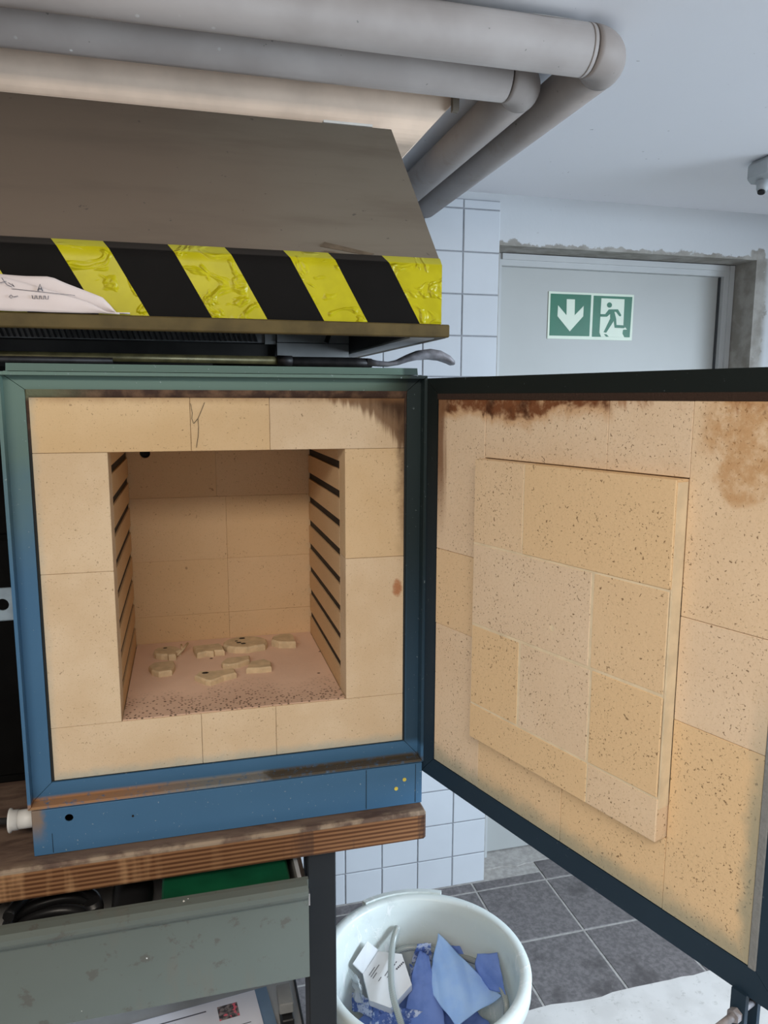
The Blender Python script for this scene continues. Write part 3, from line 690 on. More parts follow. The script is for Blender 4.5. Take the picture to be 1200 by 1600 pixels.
# chamber: back bricks, slotted side panels, roof, shelf plate
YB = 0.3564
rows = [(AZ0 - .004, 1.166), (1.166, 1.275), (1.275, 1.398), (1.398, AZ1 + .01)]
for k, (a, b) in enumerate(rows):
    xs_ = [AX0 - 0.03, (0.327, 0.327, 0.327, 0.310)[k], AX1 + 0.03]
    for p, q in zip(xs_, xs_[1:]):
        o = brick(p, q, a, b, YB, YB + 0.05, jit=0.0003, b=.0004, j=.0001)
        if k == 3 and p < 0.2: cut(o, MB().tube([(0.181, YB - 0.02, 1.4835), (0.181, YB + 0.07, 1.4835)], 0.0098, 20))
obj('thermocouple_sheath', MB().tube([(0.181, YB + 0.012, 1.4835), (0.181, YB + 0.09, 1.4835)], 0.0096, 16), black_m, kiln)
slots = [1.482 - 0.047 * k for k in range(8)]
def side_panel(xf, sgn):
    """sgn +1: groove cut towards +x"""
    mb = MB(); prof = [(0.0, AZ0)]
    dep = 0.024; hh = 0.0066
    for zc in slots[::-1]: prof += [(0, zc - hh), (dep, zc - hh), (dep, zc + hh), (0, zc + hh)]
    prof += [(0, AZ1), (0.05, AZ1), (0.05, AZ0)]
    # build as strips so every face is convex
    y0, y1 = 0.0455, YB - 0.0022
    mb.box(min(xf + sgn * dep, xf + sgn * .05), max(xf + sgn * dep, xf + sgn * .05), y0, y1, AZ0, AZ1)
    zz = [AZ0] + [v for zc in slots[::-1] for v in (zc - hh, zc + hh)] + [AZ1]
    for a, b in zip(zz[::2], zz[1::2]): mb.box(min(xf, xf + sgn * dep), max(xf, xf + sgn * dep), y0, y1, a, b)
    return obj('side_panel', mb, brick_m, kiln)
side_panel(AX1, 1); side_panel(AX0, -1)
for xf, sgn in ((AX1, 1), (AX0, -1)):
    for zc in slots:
        xa, xb = sorted((xf + sgn * 0.0025, xf + sgn * 0.0235)); obj('slot_shade', B(xa, xb, 0.048, YB - 0.004, zc - 0.0063, zc + 0.0063), shade_mark_m, kiln)  # black blocks put in for the shade inside the slots
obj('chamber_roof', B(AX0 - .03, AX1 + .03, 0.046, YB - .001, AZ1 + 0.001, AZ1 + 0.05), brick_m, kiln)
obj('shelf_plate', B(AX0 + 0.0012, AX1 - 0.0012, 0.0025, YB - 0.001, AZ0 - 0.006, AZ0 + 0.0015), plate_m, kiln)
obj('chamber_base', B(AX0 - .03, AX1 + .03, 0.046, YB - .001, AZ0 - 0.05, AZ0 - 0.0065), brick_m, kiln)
# catch plate with a hole on the left side
lp = obj('catch_plate', B(-0.020, 0.0172, -0.004, 0.001, 1.278, 1.325, b=.0015), latch_m, kiln)
cut(lp, MB().tube([(0.0015, -0.02, 1.3015), (0.0015, 0.02, 1.3015)], 0.0085, 24))

# kiln door, swung open about 109 degrees
HX, HY = 0.6225, -0.045
A = math.radians(-71.2995); dv = (math.cos(A), math.sin(A)); nv = (math.sin(A), -math.cos(A))
def D(s, n, z): return (HX + dv[0] * s + nv[0] * n, HY + dv[1] * s + nv[1] * n, z)
SR0, SR1, DR0, DR1 = -0.0335, 0.572, 0.981, 1.6165
ds = MB()
ds.box(SR0, SR1, -0.105, -0.102, DR0, DR1, tf=D); ds.box(SR0, SR0 + .003, -0.102, -0.006, DR0, DR1, tf=D); ds.box(SR1 - .003, SR1, -0.102, -0.006, DR0, DR1, tf=D)
ds.box(SR0 + .003, SR1 - .003, -0.102, -0.006, DR0, DR0 + .003, tf=D); ds.box(SR0 + .003, SR1 - .003, -0.102, -0.006, DR1 - .003, DR1, tf=D)
kd = obj('kiln_door', ds, navy_m, kiln); tag(kd, 'open kiln door lined with firebrick in a dark navy frame')
FS0, FS1, FZ0, FZ1 = 0.0, 0.529, 1.0145, 1.5850
def drail(q):
    mb = MB(); mb.prism(q, -0.006, 0.0, lambda a, b, d: D(a, d, b)); obj('door_rail', mb, navy_m, kd)
i0, i1, k0, k1 = -0.002, 0.5375, 1.0135, 1.5935; m_ = .0004
drail([(SR0 + m_, DR1), (SR1 - m_, DR1), (i1 - m_, k1), (i0 + m_, k1)]); drail([(SR0 + m_, DR0), (SR1 - m_, DR0), (i1 - m_, k0), (i0 + m_, k0)])
drail([(SR0, DR0 + m_), (SR0, DR1 - m_), (i0, k1 - m_), (i0, k0 + m_)]); drail([(SR1, DR0 + m_), (SR1, DR1 - m_), (i1, k1 - m_), (i1, k0 + m_)])
gk = MB()
gk.box(i0, i1, -0.004, 0.0005, FZ1, k1, tf=D); gk.box(FS1, i1, -0.004, 0.0015, k0, FZ1, tf=D, b=.001)
obj('door_gasket', gk, dgasket_m, kd)
def dbrick(s0, s1, z0, z1, n0=-0.06, n1=0.0, j=0.00025, b=0.0006, jit=0.0005):
    return obj('brick', B(s0 + j, s1 - j, n0, n1 + random.uniform(-jit, jit), z0 + j, z1 - j, tf=D, b=b), dbrick_m, kd)
C0, C1, R0, R1 = 0.1065, 0.4262, 1.1005, 1.5055
for a, b in ((0.0, C0), (C0, 0.318), (0.318, 0.4262), (0.4262, FS1)):
    if a == 0.0: dbrick(a, b, 1.360, FZ1)
    elif b == FS1: dbrick(a, b, 1.358, FZ1)
    else: dbrick(a, b, R1, FZ1)
dbrick(0.0, C0, 1.242, 1.360); dbrick(0.0, C0, FZ0, 1.242)
dbrick(C1, FS1, 1.242, 1.358); dbrick(C1, FS1, FZ0, 1.242)
dbrick(C0, 0.270, FZ0, R0); dbrick(0.270, C1, FZ0, R0)
obj('plug_backing', B(C0, C1, -0.06, -0.012, R0, R1, tf=D), dbrick_m, kd)
# plug that closes the chamber mouth, bricks with pale mortar between them
PS0, PS1, PZ0, PZ1, PN = 0.107, 0.4255, 1.1010, 1.5050, 0.0190
mort = plain('pale_mortar', (0.70, 0.585, 0.41), 0.95, var=0.08, scale=40, bump=0.3)
mo = MB(); mo.box(PS0 + .0015, PS1 - .0015, -0.011, PN - 0.0009, PZ0 + .0015, PZ1 - .0015, tf=D); obj('mortar', mo, mort, kd)
obj('mortar_skin', B(PS1 - .0012, PS1 + .0006, 0.0006, PN - 0.0022, PZ0 + .04, PZ1 - .003, tf=D), mort, kd)
prow = [(PZ0, 1.153, (PS0, 0.326, PS1)), (1.153, 1.271, (PS0, 0.205, 0.325, PS1)), (1.271, 1.388, (PS0, 0.3217, PS1)), (1.388, PZ1, (PS0, 0.204, PS1))]
for ri, (a, b, ss) in enumerate(prow):
    for p, q in zip(ss, ss[1:]):
        wj = (0.0024 if ri == 2 else 0.0013)
        o = dbrick(p, q, a, b, -0.011, PN, j=0.0015 if ri in (1, 2) else 0.0005, b=0.0011)
        if ri == 2 and p == PS0: cut(o, MB().tube([D(0.2610, -0.005, 1.3040), D(0.2610, 0.05, 1.3040)], 0.0042, 20))
# latch bracket with bolt under the free lower corner
lb = MB()
lb.box(0.512, 0.530, -0.030, -0.024, 0.915, 0.981, tf=D); lb.box(0.516, 0.532, -0.002, 0.004, 0.915, 0.983, tf=D); lb.box(0.516, 0.530, -0.024, -0.002, 0.915, 0.922, tf=D)
obj('latch_bracket', lb, navy_m, kd)
bo = MB(); bo.tube([D(0.524, -0.040, 0.958), D(0.524, 0.050, 0.958)], 0.0040, 14)
obj('latch_bolt', bo, iron_m, kd)
obj('nut', MB().tube([D(0.524, 0.0045, 0.958), D(0.524, 0.012, 0.958)], 0.0070, 6, smooth=False), iron_m, kd)
obj('nut', MB().tube([D(0.524, -0.0385, 0.958), D(0.524, -0.0305, 0.958)], 0.0078, 6, smooth=False), iron_m, kd)

# ------------------------------------------------------------------ shards on the chamber floor
PZ = AZ0 + 0.0016
def shard(name, cx, cy, pts, th, label, hole=None, marks=(), notch=None, tilt=0):
    mb = MB(); n = len(pts); rr = random.Random(hash(name + str(cx)) & 255)
    top = [(cx + a * 0.92, cy + b * 0.92, PZ + th) for a, b in pts]
    mid = [(cx + a, cy + b, PZ + th * 0.72) for a, b in pts]; bot = [(cx + a * 1.0, cy + b * 1.0, PZ) for a, b in pts]
    vs = bot + mid + top
    fs = [list(range(n))[::-1], list(range(2 * n, 3 * n))] + [(i, (i + 1) % n, n + (i + 1) % n, n + i) for i in range(n)] + [(n + i, n + (i + 1) % n, 2 * n + (i + 1) % n, 2 * n + i) for i in range(n)]
    mb.add(vs, fs); t = thing('clay_shard', (cx, cy, PZ), label, 'shard', 'clay shards on the kiln floor')
    obj('shard_body', mb, shard_m, t)
    if marks:
        mk = MB()
        for a, b, r in marks: mk.prism([(cx + a + r * math.cos(k), cy + b + .7 * r * math.sin(k * 1.0)) for k in (0, 1.1, 2.2, 3.3, 4.3, 5.3)], PZ + th, PZ + th + .0005, lambda p, q, d: (p, q, d))
        obj('burn_mark', mk, shade_mark_m, t)
    return t
def arc(r, a0, a1, n, sx=1, sy=1): return [(sx * r * math.cos(math.radians(a0 + (a1 - a0) * k / n)), sy * r * math.sin(math.radians(a0 + (a1 - a0) * k / n))) for k in range(n + 1)]
shard('s', 0.208, 0.277, arc(0.024, 20, 275, 9) + [(0.004, -0.030), (0.017, -0.030), (0.018, -0.012), (0.026, -.004)], 0.011, 'round clay shard with a short stem at the back left of kiln floor', marks=[(-.003, .012, .004)])
shard('s', 0.282, 0.268, [(-0.027, 0.022), (0.022, 0.026), (0.028, 0.012), (0.030, -0.016), (0.012, -0.014), (0.010, -.020), (-0.004, -.016), (-0.020, -0.022), (-0.024, -.004)], 0.011, 'oblong notched clay shard just right of the round one, back row')
shard('s', 0.352, 0.288, arc(0.042, 10, 265, 10, 1, .80) + [(0.002, -0.036), (0.020, -0.030), (0.036, -0.026), (0.042, -0.010)], 0.012, 'largest clay shard, half round with black specks, in the middle of the back row', marks=[(-.012, -.004, .005), (-.004, .02, .006), (-.004, -.012, .005), (-.016, .006, .003)])
shard('s', 0.430, 0.282, [(-0.028, 0.002), (-0.024, 0.022), (-0.008, 0.034), (0.012, 0.034), (0.017, 0.02), (0.016, -0.022), (0.002, -0.020), (-0.016, -0.014)], 0.013, 'quarter round clay shard at the far right of kiln floor')
shard('s', 0.203, 0.192, [(-0.024, 0.010), (-0.016, 0.026), (0.018, 0.028), (0.021, 0.006), (0.016, -0.022), (-0.006, -0.026), (-0.018, -0.012)], 0.010, 'five sided clay shard in front of the round shard on the left')
shard('s', 0.327, 0.190, [(-0.024, 0.0), (-0.014, 0.020), (0.010, 0.022), (0.028, 0.024), (0.026, 0.004), (0.004, -0.012), (-0.012, -0.016), (-.022, -.010)], 0.010, 'small curved clay shard in the centre in front of the largest one')
shard('s', 0.365, 0.160, [(-0.022, -0.012), (-0.012, 0.022), (0.014, 0.028), (0.024, 0.012), (0.022, -0.014), (0.0, -.015)], 0.010, 'squarish clay shard right of the small curved shard in the centre')
shard('s', 0.290, 0.128, [(-0.034, 0.008), (-0.026, 0.026), (0.0, 0.022), (0.034, 0.026), (0.036, 0.004), (0.014, -0.006), (-0.008, -0.024), (-0.016, -.018)], 0.010, 'long pointed clay shard nearest the chamber mouth', marks=[(-.016, .014, .006)])
tw_ = MB(); tw_.tube([(0.226, 0.262, PZ + .004), (0.236, 0.272, PZ + .010), (0.246, 0.292, PZ + .016)], 0.0022, 8); tw_.tube([(0.236, 0.272, PZ + .010), (0.234, 0.29, PZ + .015)], 0.0018, 8)
tag(obj('clay_twig', tw_, shard_m), 'thin forked clay twig leaning beside the round shard', 'shard')

# ------------------------------------------------------------------ things on the kiln top
KZ = 1.6335
tb_ = MB(); tb_.tube([(-0.42, 0.040, KZ + 0.0115), (0.40, 0.052, KZ + 0.0095)], 0.0062, 14)
tt = thing('steel_tube', (0.0, 0.045, KZ), 'tarnished metal tube lying along the kiln top under the hood', 'tube')
obj('tube', tb_, olive_m, tt)
obj('end_collar', MB().tube([(0.395, 0.052, KZ + .0095), (0.418, 0.0524, KZ + .0093)], 0.0078, 14), bar_m, tt)
t2 = MB(); t2.tube([(-0.42, 0.028, KZ + 0.0050), (0.16, 0.030, KZ + 0.0046)], 0.0043, 12)
tag(obj('thin_rod', t2, bar_m), 'thin dark rod lying on the kiln top in front of the metal tube', 'rod')
cb_ = thing('pry_bar', (0.5, 0.06, KZ), 'pry bar with curved flat grey claw lying across the kiln top', 'bar')
bb = MB(); bb.tube([(0.30, 0.075, KZ + .009), (0.45, 0.072, KZ + .009), (0.520, 0.070, KZ + .0085), (0.548, 0.070, KZ + .0085)], [0.0075, 0.0078, 0.0085, 0.0070], 12)
obj('shaft', bb, bar_m, cb_)
cw = MB(); path = [(0.540, .0085, .0062, .008), (0.556, .0065, .0046, .010), (0.574, .0055, .0040, .013), (0.590, .0085, .0046, .015), (0.606, .0150, .0060, .017), (0.624, .0205, .0078, .018), (0.644, .0225, .0085, .018), (0.662, .0205, .0080, .018), (0.676, .0150, .0066, .017), (0.684, .0090, .0040, .016)]
vs = []; fs = []
for k, (x, dz, hz_, wy_) in enumerate(path):
    for a in range(10):
        an = 2 * math.pi * a / 10; ca, sa = math.cos(an), math.sin(an)
        vs.append((x, 0.070 + wy_ * math.copysign(abs(ca) ** .6, ca), KZ + 0.0015 + dz + hz_ * math.copysign(abs(sa) ** .6, sa)))
for k in range(len(path) - 1):
    for a in range(10): fs.append((k * 10 + a, k * 10 + (a + 1) % 10, (k + 1) * 10 + (a + 1) % 10, (k + 1) * 10 + a))
fs.append(list(range(10))); fs.append([len(vs) - 10 + a for a in range(10)])
cw.add(vs, fs, 0, True); obj('claw', cw, iron_m, cb_)

# ------------------------------------------------------------------ extraction hood
hood = thing('extraction_hood', (0.0, 0.2, 1.674), 'grey brown sheet steel extraction hood with hazard tape above the kiln', 'hood')
HX0, HX1, HYF, HYB = -0.75, 0.619, -0.060, 0.62
ZB, ZT, ZTOP, YT = 1.692, 1.7745, 2.046, 0.216
c_ = MB(); th = 0.002
def sheet(q, t):
    """thin panel from four corners, thickened by vector t"""
    c_.hexa(list(q) + [tuple(Vector(p) + Vector(t)) for p in q])
sheet([(HX0, HYF, ZB), (HX1, HYF, ZB), (HX1, HYF, ZT), (HX0, HYF, ZT)], (0, th, 0))
sheet([(HX0, HYF, ZT), (HX1, HYF, ZT), (HX1, YT, ZTOP), (HX0, YT, ZTOP)], (0, th * .7, -th * .7))
sheet([(HX0, YT, ZTOP), (HX1, YT, ZTOP), (HX1, HYB, ZTOP), (HX0, HYB, ZTOP)], (0, 0, -th))
for xx, sg in ((HX1, -1), (HX0, 1)):
    c_.prism([(HYF + th, ZB), (HYF + th, ZT), (YT, ZTOP - th), (HYB, ZTOP - th), (HYB, ZB)], xx, xx + sg * th, lambda a, b, d: (d, a, b))
sheet([(HX0, HYB, ZB), (HX1, HYB, ZB), (HX1, HYB, ZTOP), (HX0, HYB, ZTOP)], (0, th, 0))
obj('canopy', c_, hood_m, hood)
rm = MB()
rm.box(HX0, 0.6295, HYF - 0.010, HYF + 0.008, 1.6735, 1.6915, b=.0015); rm.box(0.6115, 0.6295, HYF + .008, HYB, 1.6735, 1.6915)
obj('rim', rm, rim_m, hood)
obj('rim_underside', MB().box(0.575, 0.612, HYF + .009, HYB, 1.6725, 1.6755), panel_m, hood)
inn = MB(); inn.hexa([(-0.7, 0.05, 1.86), (0.57, 0.05, 1.86), (0.57, 0.60, 1.86), (-0.7, 0.60, 1.86), (-0.7, 0.05, 1.865), (0.57, 0.05, 1.865), (0.57, 0.60, 1.865), (-0.7, 0.60, 1.865)])
inn.box(-0.745, 0.574, 0.605, 0.609, 1.640, 1.86); inn.box(0.571, 0.574, 0.05, 0.60, 1.676, 1.86); inn.box(0.571, 0.574, HYF + .01, 0.05, 1.676, 1.77)
obj('inner_lining', inn, hoodin_m, hood)
fl_ = obj('grease_filter', B(-0.10, 0.405, 0.330, 0.338, 1.6885, 1.780), filt_m, hood)
sl = MB()
for k in range(52):
    x = -0.09 + k * 0.0094
    sl.hexa([(x, 0.3265, 1.690), (x + .0035, 0.3265, 1.690), (x + .0035, 0.330, 1.690), (x, 0.330, 1.690), (x - .028, 0.3265, 1.777), (x - .0245, 0.3265, 1.777), (x - .0245, 0.330, 1.777), (x - .028, 0.330, 1.777)])
o = obj('filter_slats', sl, black_m, fl_); o['kind'] = 'stuff'
obj('lamp_panel', B(0.428, 0.565, 0.32, 0.33, 1.690, 1.775), panel_m, hood)
obj('lamp_panel', B(0.428, 0.565, 0.322, 0.332, 1.655, 1.6885), panel_m, hood)
obj('filter_frame', B(0.406, 0.4265, 0.326, 0.336, 1.686, 1.78), panel_m, hood)
obj('lower_panel', B(-0.12, 0.425, 0.335, 0.34, 1.640, 1.686), hoodin_m, hood)
obj('lamp_cable', MB().tube([(0.515, 0.313, 1.735), (0.521, 0.308, 1.722), (0.524, 0.306, 1.705), (0.519, 0.308, 1.690)], 0.0045, 8), black_m, hood)
# hazard tape: cells follow the slanted stripes, upper strip folds over onto the slope
def tape():
    mb = MB(); rr = random.Random(5)
    y_s = [(0.100, 0.162), (0.242, 0.3155), (0.394, 0.456), (0.533, 0.68)]
    bnd = [-0.05, 0.015] + [v for p in y_s for v in p]
    while bnd[0] > HX0 + .05:
        bnd = [bnd[0] - 0.082, bnd[0] - 0.0] + bnd[1:] if False else [bnd[0] - 0.072] + bnd
    # colour: yellow between 0.100 and 0.162 etc.
    idx = bnd.index(0.100)
    rows_ = [0.0, .25, .5, .75, 1.0]
    def P(x, t):  # t 0..1 on the vertical band, 1..1.12 on the slope
        wob = 0.0006 * mnoise.noise((x * 40, t * 5, 1.0)) + 0.0011
        if t <= 1: return (x, HYF - abs(wob), 1.6925 + (ZT - 1.6925) * t)
        u = (t - 1) * (ZT - 1.6925); return (x, HYF - 0.0008 + u * 0.71, ZT + 0.0008 + u * 0.71)
    ts_ = [0, .14, .28, .42, .56, .70, .84, 1.0, 1.18]
    sh_ = lambda t: 0.054 * (1 - t / 1.18)
    xe = HX1 + 0.0005
    for k in range(len(bnd) - 1):
        mi = 0 if (k - idx) % 2 == 0 else 1
        for a, b in zip(ts_, ts_[1:]):
            n = 4
            for q in range(n):
                xa = [bnd[k] + (bnd[k + 1] - bnd[k]) * q / n, bnd[k] + (bnd[k + 1] - bnd[k]) * (q + 1) / n]
                pts = [(xa[0] + sh_(a), a), (xa[1] + sh_(a), a), (xa[1] + sh_(b), b), (xa[0] + sh_(b), b)]
                if min(p[0] for p in pts) >= xe or max(p[0] for p in pts) <= HX0: continue
                pts = [(max(HX0, min(xe, x)), t) for x, t in pts]
                mb.add([P(*p) for p in pts], [(0, 1, 2, 3)], mi, True)
    o = obj('hazard_tape', mb, [yellow_m, tblack_m], hood, fix=False)
    bm = bmesh.new(); bm.from_mesh(o.data); bmesh.ops.remove_doubles(bm, verts=bm.verts[:], dist=1e-5); bmesh.ops.dissolve_degenerate(bm, dist=1e-6, edges=bm.edges[:]); bmesh.ops.recalc_face_normals(bm, faces=bm.faces[:])
    if sum(f.normal.y for f in bm.faces) > 0: bmesh.ops.reverse_faces(bm, faces=bm.faces[:])
    bm.to_mesh(o.data); bm.free()
    for p in o.data.polygons: p.use_smooth = True
    tag(o, 'yellow and black striped warning tape')
tape()
def on_slope(x, u, lift=0.0006):   # u metres up the slope from its lower edge
    L = math.hypot(YT - HYF, ZTOP - ZT); cy, cz = (YT - HYF) / L, (ZTOP - ZT) / L
    return (x, HYF + cy * u - cz * lift, ZT + cz * u + cy * lift)
def patch(q, name, m):
    mb = MB(); mb.hexa([on_slope(x, u, .0002) for x, u in q] + [on_slope(x, u, .0008) for x, u in q]); return obj(name, mb, m, hood)
patch([(0.447, 0.030), (0.455, 0.041), (0.523, 0.019), (0.515, 0.014)], 'tape_remnant', remn_m)
patch([(0.446, 0.012), (0.452, 0.0205), (0.470, 0.018), (0.476, 0.012)], 'tape_remnant', remn_m)
obj('masking_strip', B(0.500, 0.585, YT - .003, YT + .02, ZTOP + .0002, ZTOP + .004), paintflake_m, hood)
# crumpled paper stuck between tape and rim
def crumple(name, fn, nu, nv, mat, th=0.0005, amp=0.002, fr=30, parent=None, seed=0):
    mb = MB()
    def f(u, v):
        p = Vector(fn(u, v)); o = Vector((mnoise.noise(p * fr + Vector((seed, 0, 0))), mnoise.noise(p * fr + Vector((0, 9 + seed, 0))), mnoise.noise(p * fr + Vector((0, 0, 17 + seed))))) * amp
        return p + o
    mb.grid(f, nu, nv); o = obj(name, mb, mat, parent, fix=False)
    md = o.modifiers.new('thickness', 'SOLIDIFY'); md.thickness = th; md.offset = 0
    return o
note = thing('note_sheet', (0.06, -0.066, 1.6918), 'crumpled white sheet with scribbled notes tucked behind the hood rim', 'paper')
top_ = lambda x: 1.737 if x < 0.10 else 1.737 - (x - 0.10) ** 1.15 * 0.62 if x < .17 else 1.6935
ztop = lambda x: 1.7365 + 0.001 * math.sin(x * 60) if x < 0.10 else max(1.695, 1.7365 - (x - 0.10) * 0.40 - max(0, x - .165) * 1.6)
crumple('back_leaf', lambda u, v: (-0.16 + 0.352 * u, -0.0655 - 0.004 * math.sin(v * 2.5), 1.6935 + (ztop(-0.16 + 0.352 * u) - 1.6935) * v), 44, 8, note_m, parent=note, amp=.0012, seed=2)
zt2 = lambda x: 1.733 if x < 0.05 else max(1.6945, 1.733 - (x - 0.05) * 0.28 - max(0, x - .14) * .25)
crumple('front_leaf', lambda u, v: (-0.16 + 0.340 * u, -0.0700 - 0.0035 * math.sin(v * 2.7), 1.6928 + (zt2(-0.16 + 0.340 * u) - 1.6928) * v), 44, 8, note_m, parent=note, amp=.0009, seed=5)
sc = MB()
def stroke(pts, r=0.00035):
    sc.tube([(x, -0.0752, z) for x, z in pts], r, 5)
stroke([(0.055, 1.719), (0.128, 1.7135)], .0003); stroke([(0.085, 1.7175), (0.088, 1.7255), (0.0905, 1.7175)], .0007); stroke([(0.086, 1.720), (0.090, 1.720)], .0006)
for k, x in enumerate((0.078, 0.083, 0.088, 0.093)): stroke([(x, 1.712), (x + .0005, 1.708), (x + .003, 1.7078), (x + .0038, 1.712)], .0004)
stroke([(0.054, 1.7115), (0.0515, 1.709), (0.054, 1.7075), (0.0565, 1.7095), (0.054, 1.7115)]); stroke([(0.057, 1.709), (0.062, 1.7105)])
stroke([(0.045, 1.7315), (0.050, 1.7235), (0.056, 1.721)]); stroke([(0.052, 1.726), (0.0585, 1.7215), (0.056, 1.725)]); stroke([(0.041, 1.725), (0.050, 1.7275)])
obj('handwriting', sc, ink_m, note)

# ------------------------------------------------------------------ pipes under the ceiling
def pipe(label, x_end, y_c, zc, r, bend, ybk):
    t = thing('ceiling_pipe', (x_end, y_c, zc), label, 'pipe')
    st = MB(); st.tube([(-1.6, y_c, zc), (x_end - bend, y_c, zc)], r, 32); obj('front_run', st, pipe_m, t)
    el = MB(); P_ = []
    for k in range(11):
        a = math.pi / 2 * k / 10; P_.append((x_end - bend + bend * math.sin(a), y_c + bend - bend * math.cos(a), zc))
    el.tube(P_, r * 1.012, 32); obj('elbow', el, pipe_m, t)
    bk_ = MB(); bk_.tube([(x_end, y_c + bend, zc), (x_end, ybk, zc)], r, 32); obj('back_run', bk_, pipe_m, t)
    return t
pA = pipe('thicker front grey pipe under the ceiling bending towards the back wall', 0.932, 0.033, 2.1265, 0.0375, 0.045, 0.996)
pB = pipe('inner grey pipe nested behind the front pipe, bending back beside the hood', 0.850, 0.168, 2.128, 0.0360, 0.042, 0.996)
obj('weld_seam', MB().tube([(0.880, 0.033, 2.1265), (0.883, 0.033, 2.1265)], 0.0379, 32), pipe_m, pA)
pf = MB()
P_ = [(0.75, 2.0), (0.78, 2.5), (0.83, 1.2), (0.87, 1.1), (0.905, .9), (0.90, .3), (0.84, .25), (0.80, -.2), (0.775, .9)]
pf.grid(lambda u, v: (0.755 + 0.12 * u, 0.033 - 0.0384 * math.cos(1.15 - 0.24 * v * math.sin(math.pi * u) - .02), 2.1265 + 0.0384 * math.sin(1.15 - 0.24 * v * math.sin(math.pi * u) - .02)), 16, 4)
obj('paint_flake', pf, paintflake_m, pA)
obj('pipe_bracket', B(0.742, 0.754, 0.246, 0.2575, 2.098, 2.128), hood_m, pB)

# ceiling lamp at the right edge of the picture
lampt = thing('ceiling_lamp', (1.80, 0.53, 2.10), 'grey damp proof lamp housing with cable gland under the ceiling at the right', 'lamp')
lh = MB(); lh.box(1.636, 2.75, 0.485, 0.575, 2.118, 2.171, b=.012); obj('housing', lh, lampg_m, lampt)
obj('diffuser', B(1.70, 2.70, 0.49, 0.57, 2.088, 2.118, b=.01), whitep_m, lampt)
obj('cable_gland', MB().tube([(1.655, 0.530, 2.119), (1.655, 0.530, 2.10), (1.650, 0.527, 2.092)], [0.015, 0.014, 0.010], 14), lampg_m, lampt)
obj('gland_opening', MB().tube([(1.650, 0.527, 2.093), (1.6485, 0.526, 2.0885)], 0.0085, 14), black_m, lampt)

# ------------------------------------------------------------------ dark cabinet added to darken the area left of the kiln
fill = thing('dark_filler', (-0.36, 0.40, 0.9265), 'plain black cabinet standing on the bench left of the kiln', 'filler')
obj('filler_body', B(-0.72, -0.005, 0.22, 0.66, 0.927, 1.60, b=.003), fill_m, fill)
obj('filler_panel', B(-0.71, -0.015, 0.212, 0.2195, 0.945, 1.355, b=.002), fill_m, fill)
obj('filler_panel', B(-0.71, -0.015, 0.212, 0.2195, 1.365, 1.585, b=.002), fill_m, fill)

# ------------------------------------------------------------------ bucket and its contents
BC = (0.668, 0.128); BZ = 0.50
bucket = thing('round_bucket', (BC[0], BC[1], 0.006), 'large round milky white plastic bucket with blue rags beside the bench', 'bucket')
Rm = 0.191
prof = [(0.150, 0.0), (0.158, 0.004), (0.163, 0.02), (Rm - 0.003, 0.455), (Rm + 0.006, 0.462), (Rm + 0.014, 0.466), (Rm + 0.0145, 0.494), (Rm + 0.012, 0.4995), (Rm + 0.003, 0.5005), (Rm - 0.005, 0.4995), (Rm - 0.0085, 0.495), (Rm - 0.009, 0.47), (0.158, 0.02), (0.150, 0.010), (0.0001, 0.010)]
bb = MB(); bb.lathe([(0.0001, 0.0)] + prof, (BC[0], BC[1], 0.006), 96); obj('bucket_body', bb, bucket_m, bucket)
lg = MB()
for k in range(7):
    a0, a1 = math.radians(62 + 7 * k), math.radians(62 + 7 * (k + 1))
    q = []
    for a in (a0, a1):
        for r_, z_ in ((Rm + .010, .470), (Rm + .024, .474), (Rm + .024, .501), (Rm + .010, .504)): q.append((BC[0] + r_ * math.cos(a), BC[1] + r_ * math.sin(a), z_ + .006))
    lg.hexa(q)
obj('grip_lug', lg, bucket_m, bucket)
def quad(a, b, c, d):
    a, b, c, d = map(Vector, (a, b, c, d))
    return lambda u, v: a * (1 - u) * (1 - v) + b * u * (1 - v) + c * u * v + d * (1 - u) * v
def smooth_path(pts, n=6):
    """Catmull-Rom through the points"""
    P = [Vector(p) for p in pts]; P = [P[0] * 2 - P[1]] + P + [P[-1] * 2 - P[-2]]; out = []
    for i in range(1, len(P) - 2):
        for k in range(n):
            t = k / n; a, b, c, d = P[i - 1:i + 3]
            out.append(0.5 * ((2 * b) + (c - a) * t + (2 * a - 5 * b + 4 * c - d) * t * t + (3 * b - a - 3 * c + d) * t ** 3))
    return out + [P[-2]]
tag(crumple('printed_wrapper', lambda u, v: (BC[0] + 0.150 * (0.03 + .97 * v) * math.cos(u * 2 * math.pi), BC[1] + 0.150 * (0.03 + .97 * v) * math.sin(u * 2 * math.pi), 0.300 + 0.012 * v), 72, 22, blued_m, amp=0.016, fr=26, seed=1), 'creased dark blue rag filling the bottom of the bucket', 'rag')
def bulged(q, h, vec=(0, 0, 1)):
    f = quad(*q); vec = Vector(vec)
    return lambda u, v: f(u, v) + vec * (h * math.sin(math.pi * u) * math.sin(math.pi * v) + 0.3 * h * abs(math.sin(2.2 * math.pi * (u + v))))
o = crumple('blue_towel', bulged([(0.702, 0.212, 0.365), (0.721, 0.088, 0.385), (0.835, 0.132, 0.385), (0.750, 0.284, 0.430)], 0.016, (-.2, -.5, .8)), 36, 36, bluecl_m, th=.0012, amp=0.0035, fr=22, seed=3)
tag(o, 'large folded light blue paper towel standing up in the bucket', 'towel')
o = crumple('blue_rag', bulged([(0.630, 0.160, 0.335), (0.712, 0.105, 0.345), (0.722, 0.258, 0.400), (0.704, 0.276, 0.402)], 0.006), 30, 30, blued_m, th=.001, amp=0.004, fr=24, seed=6)
tag(o, 'darker blue rag hanging below the large light blue towel', 'rag')
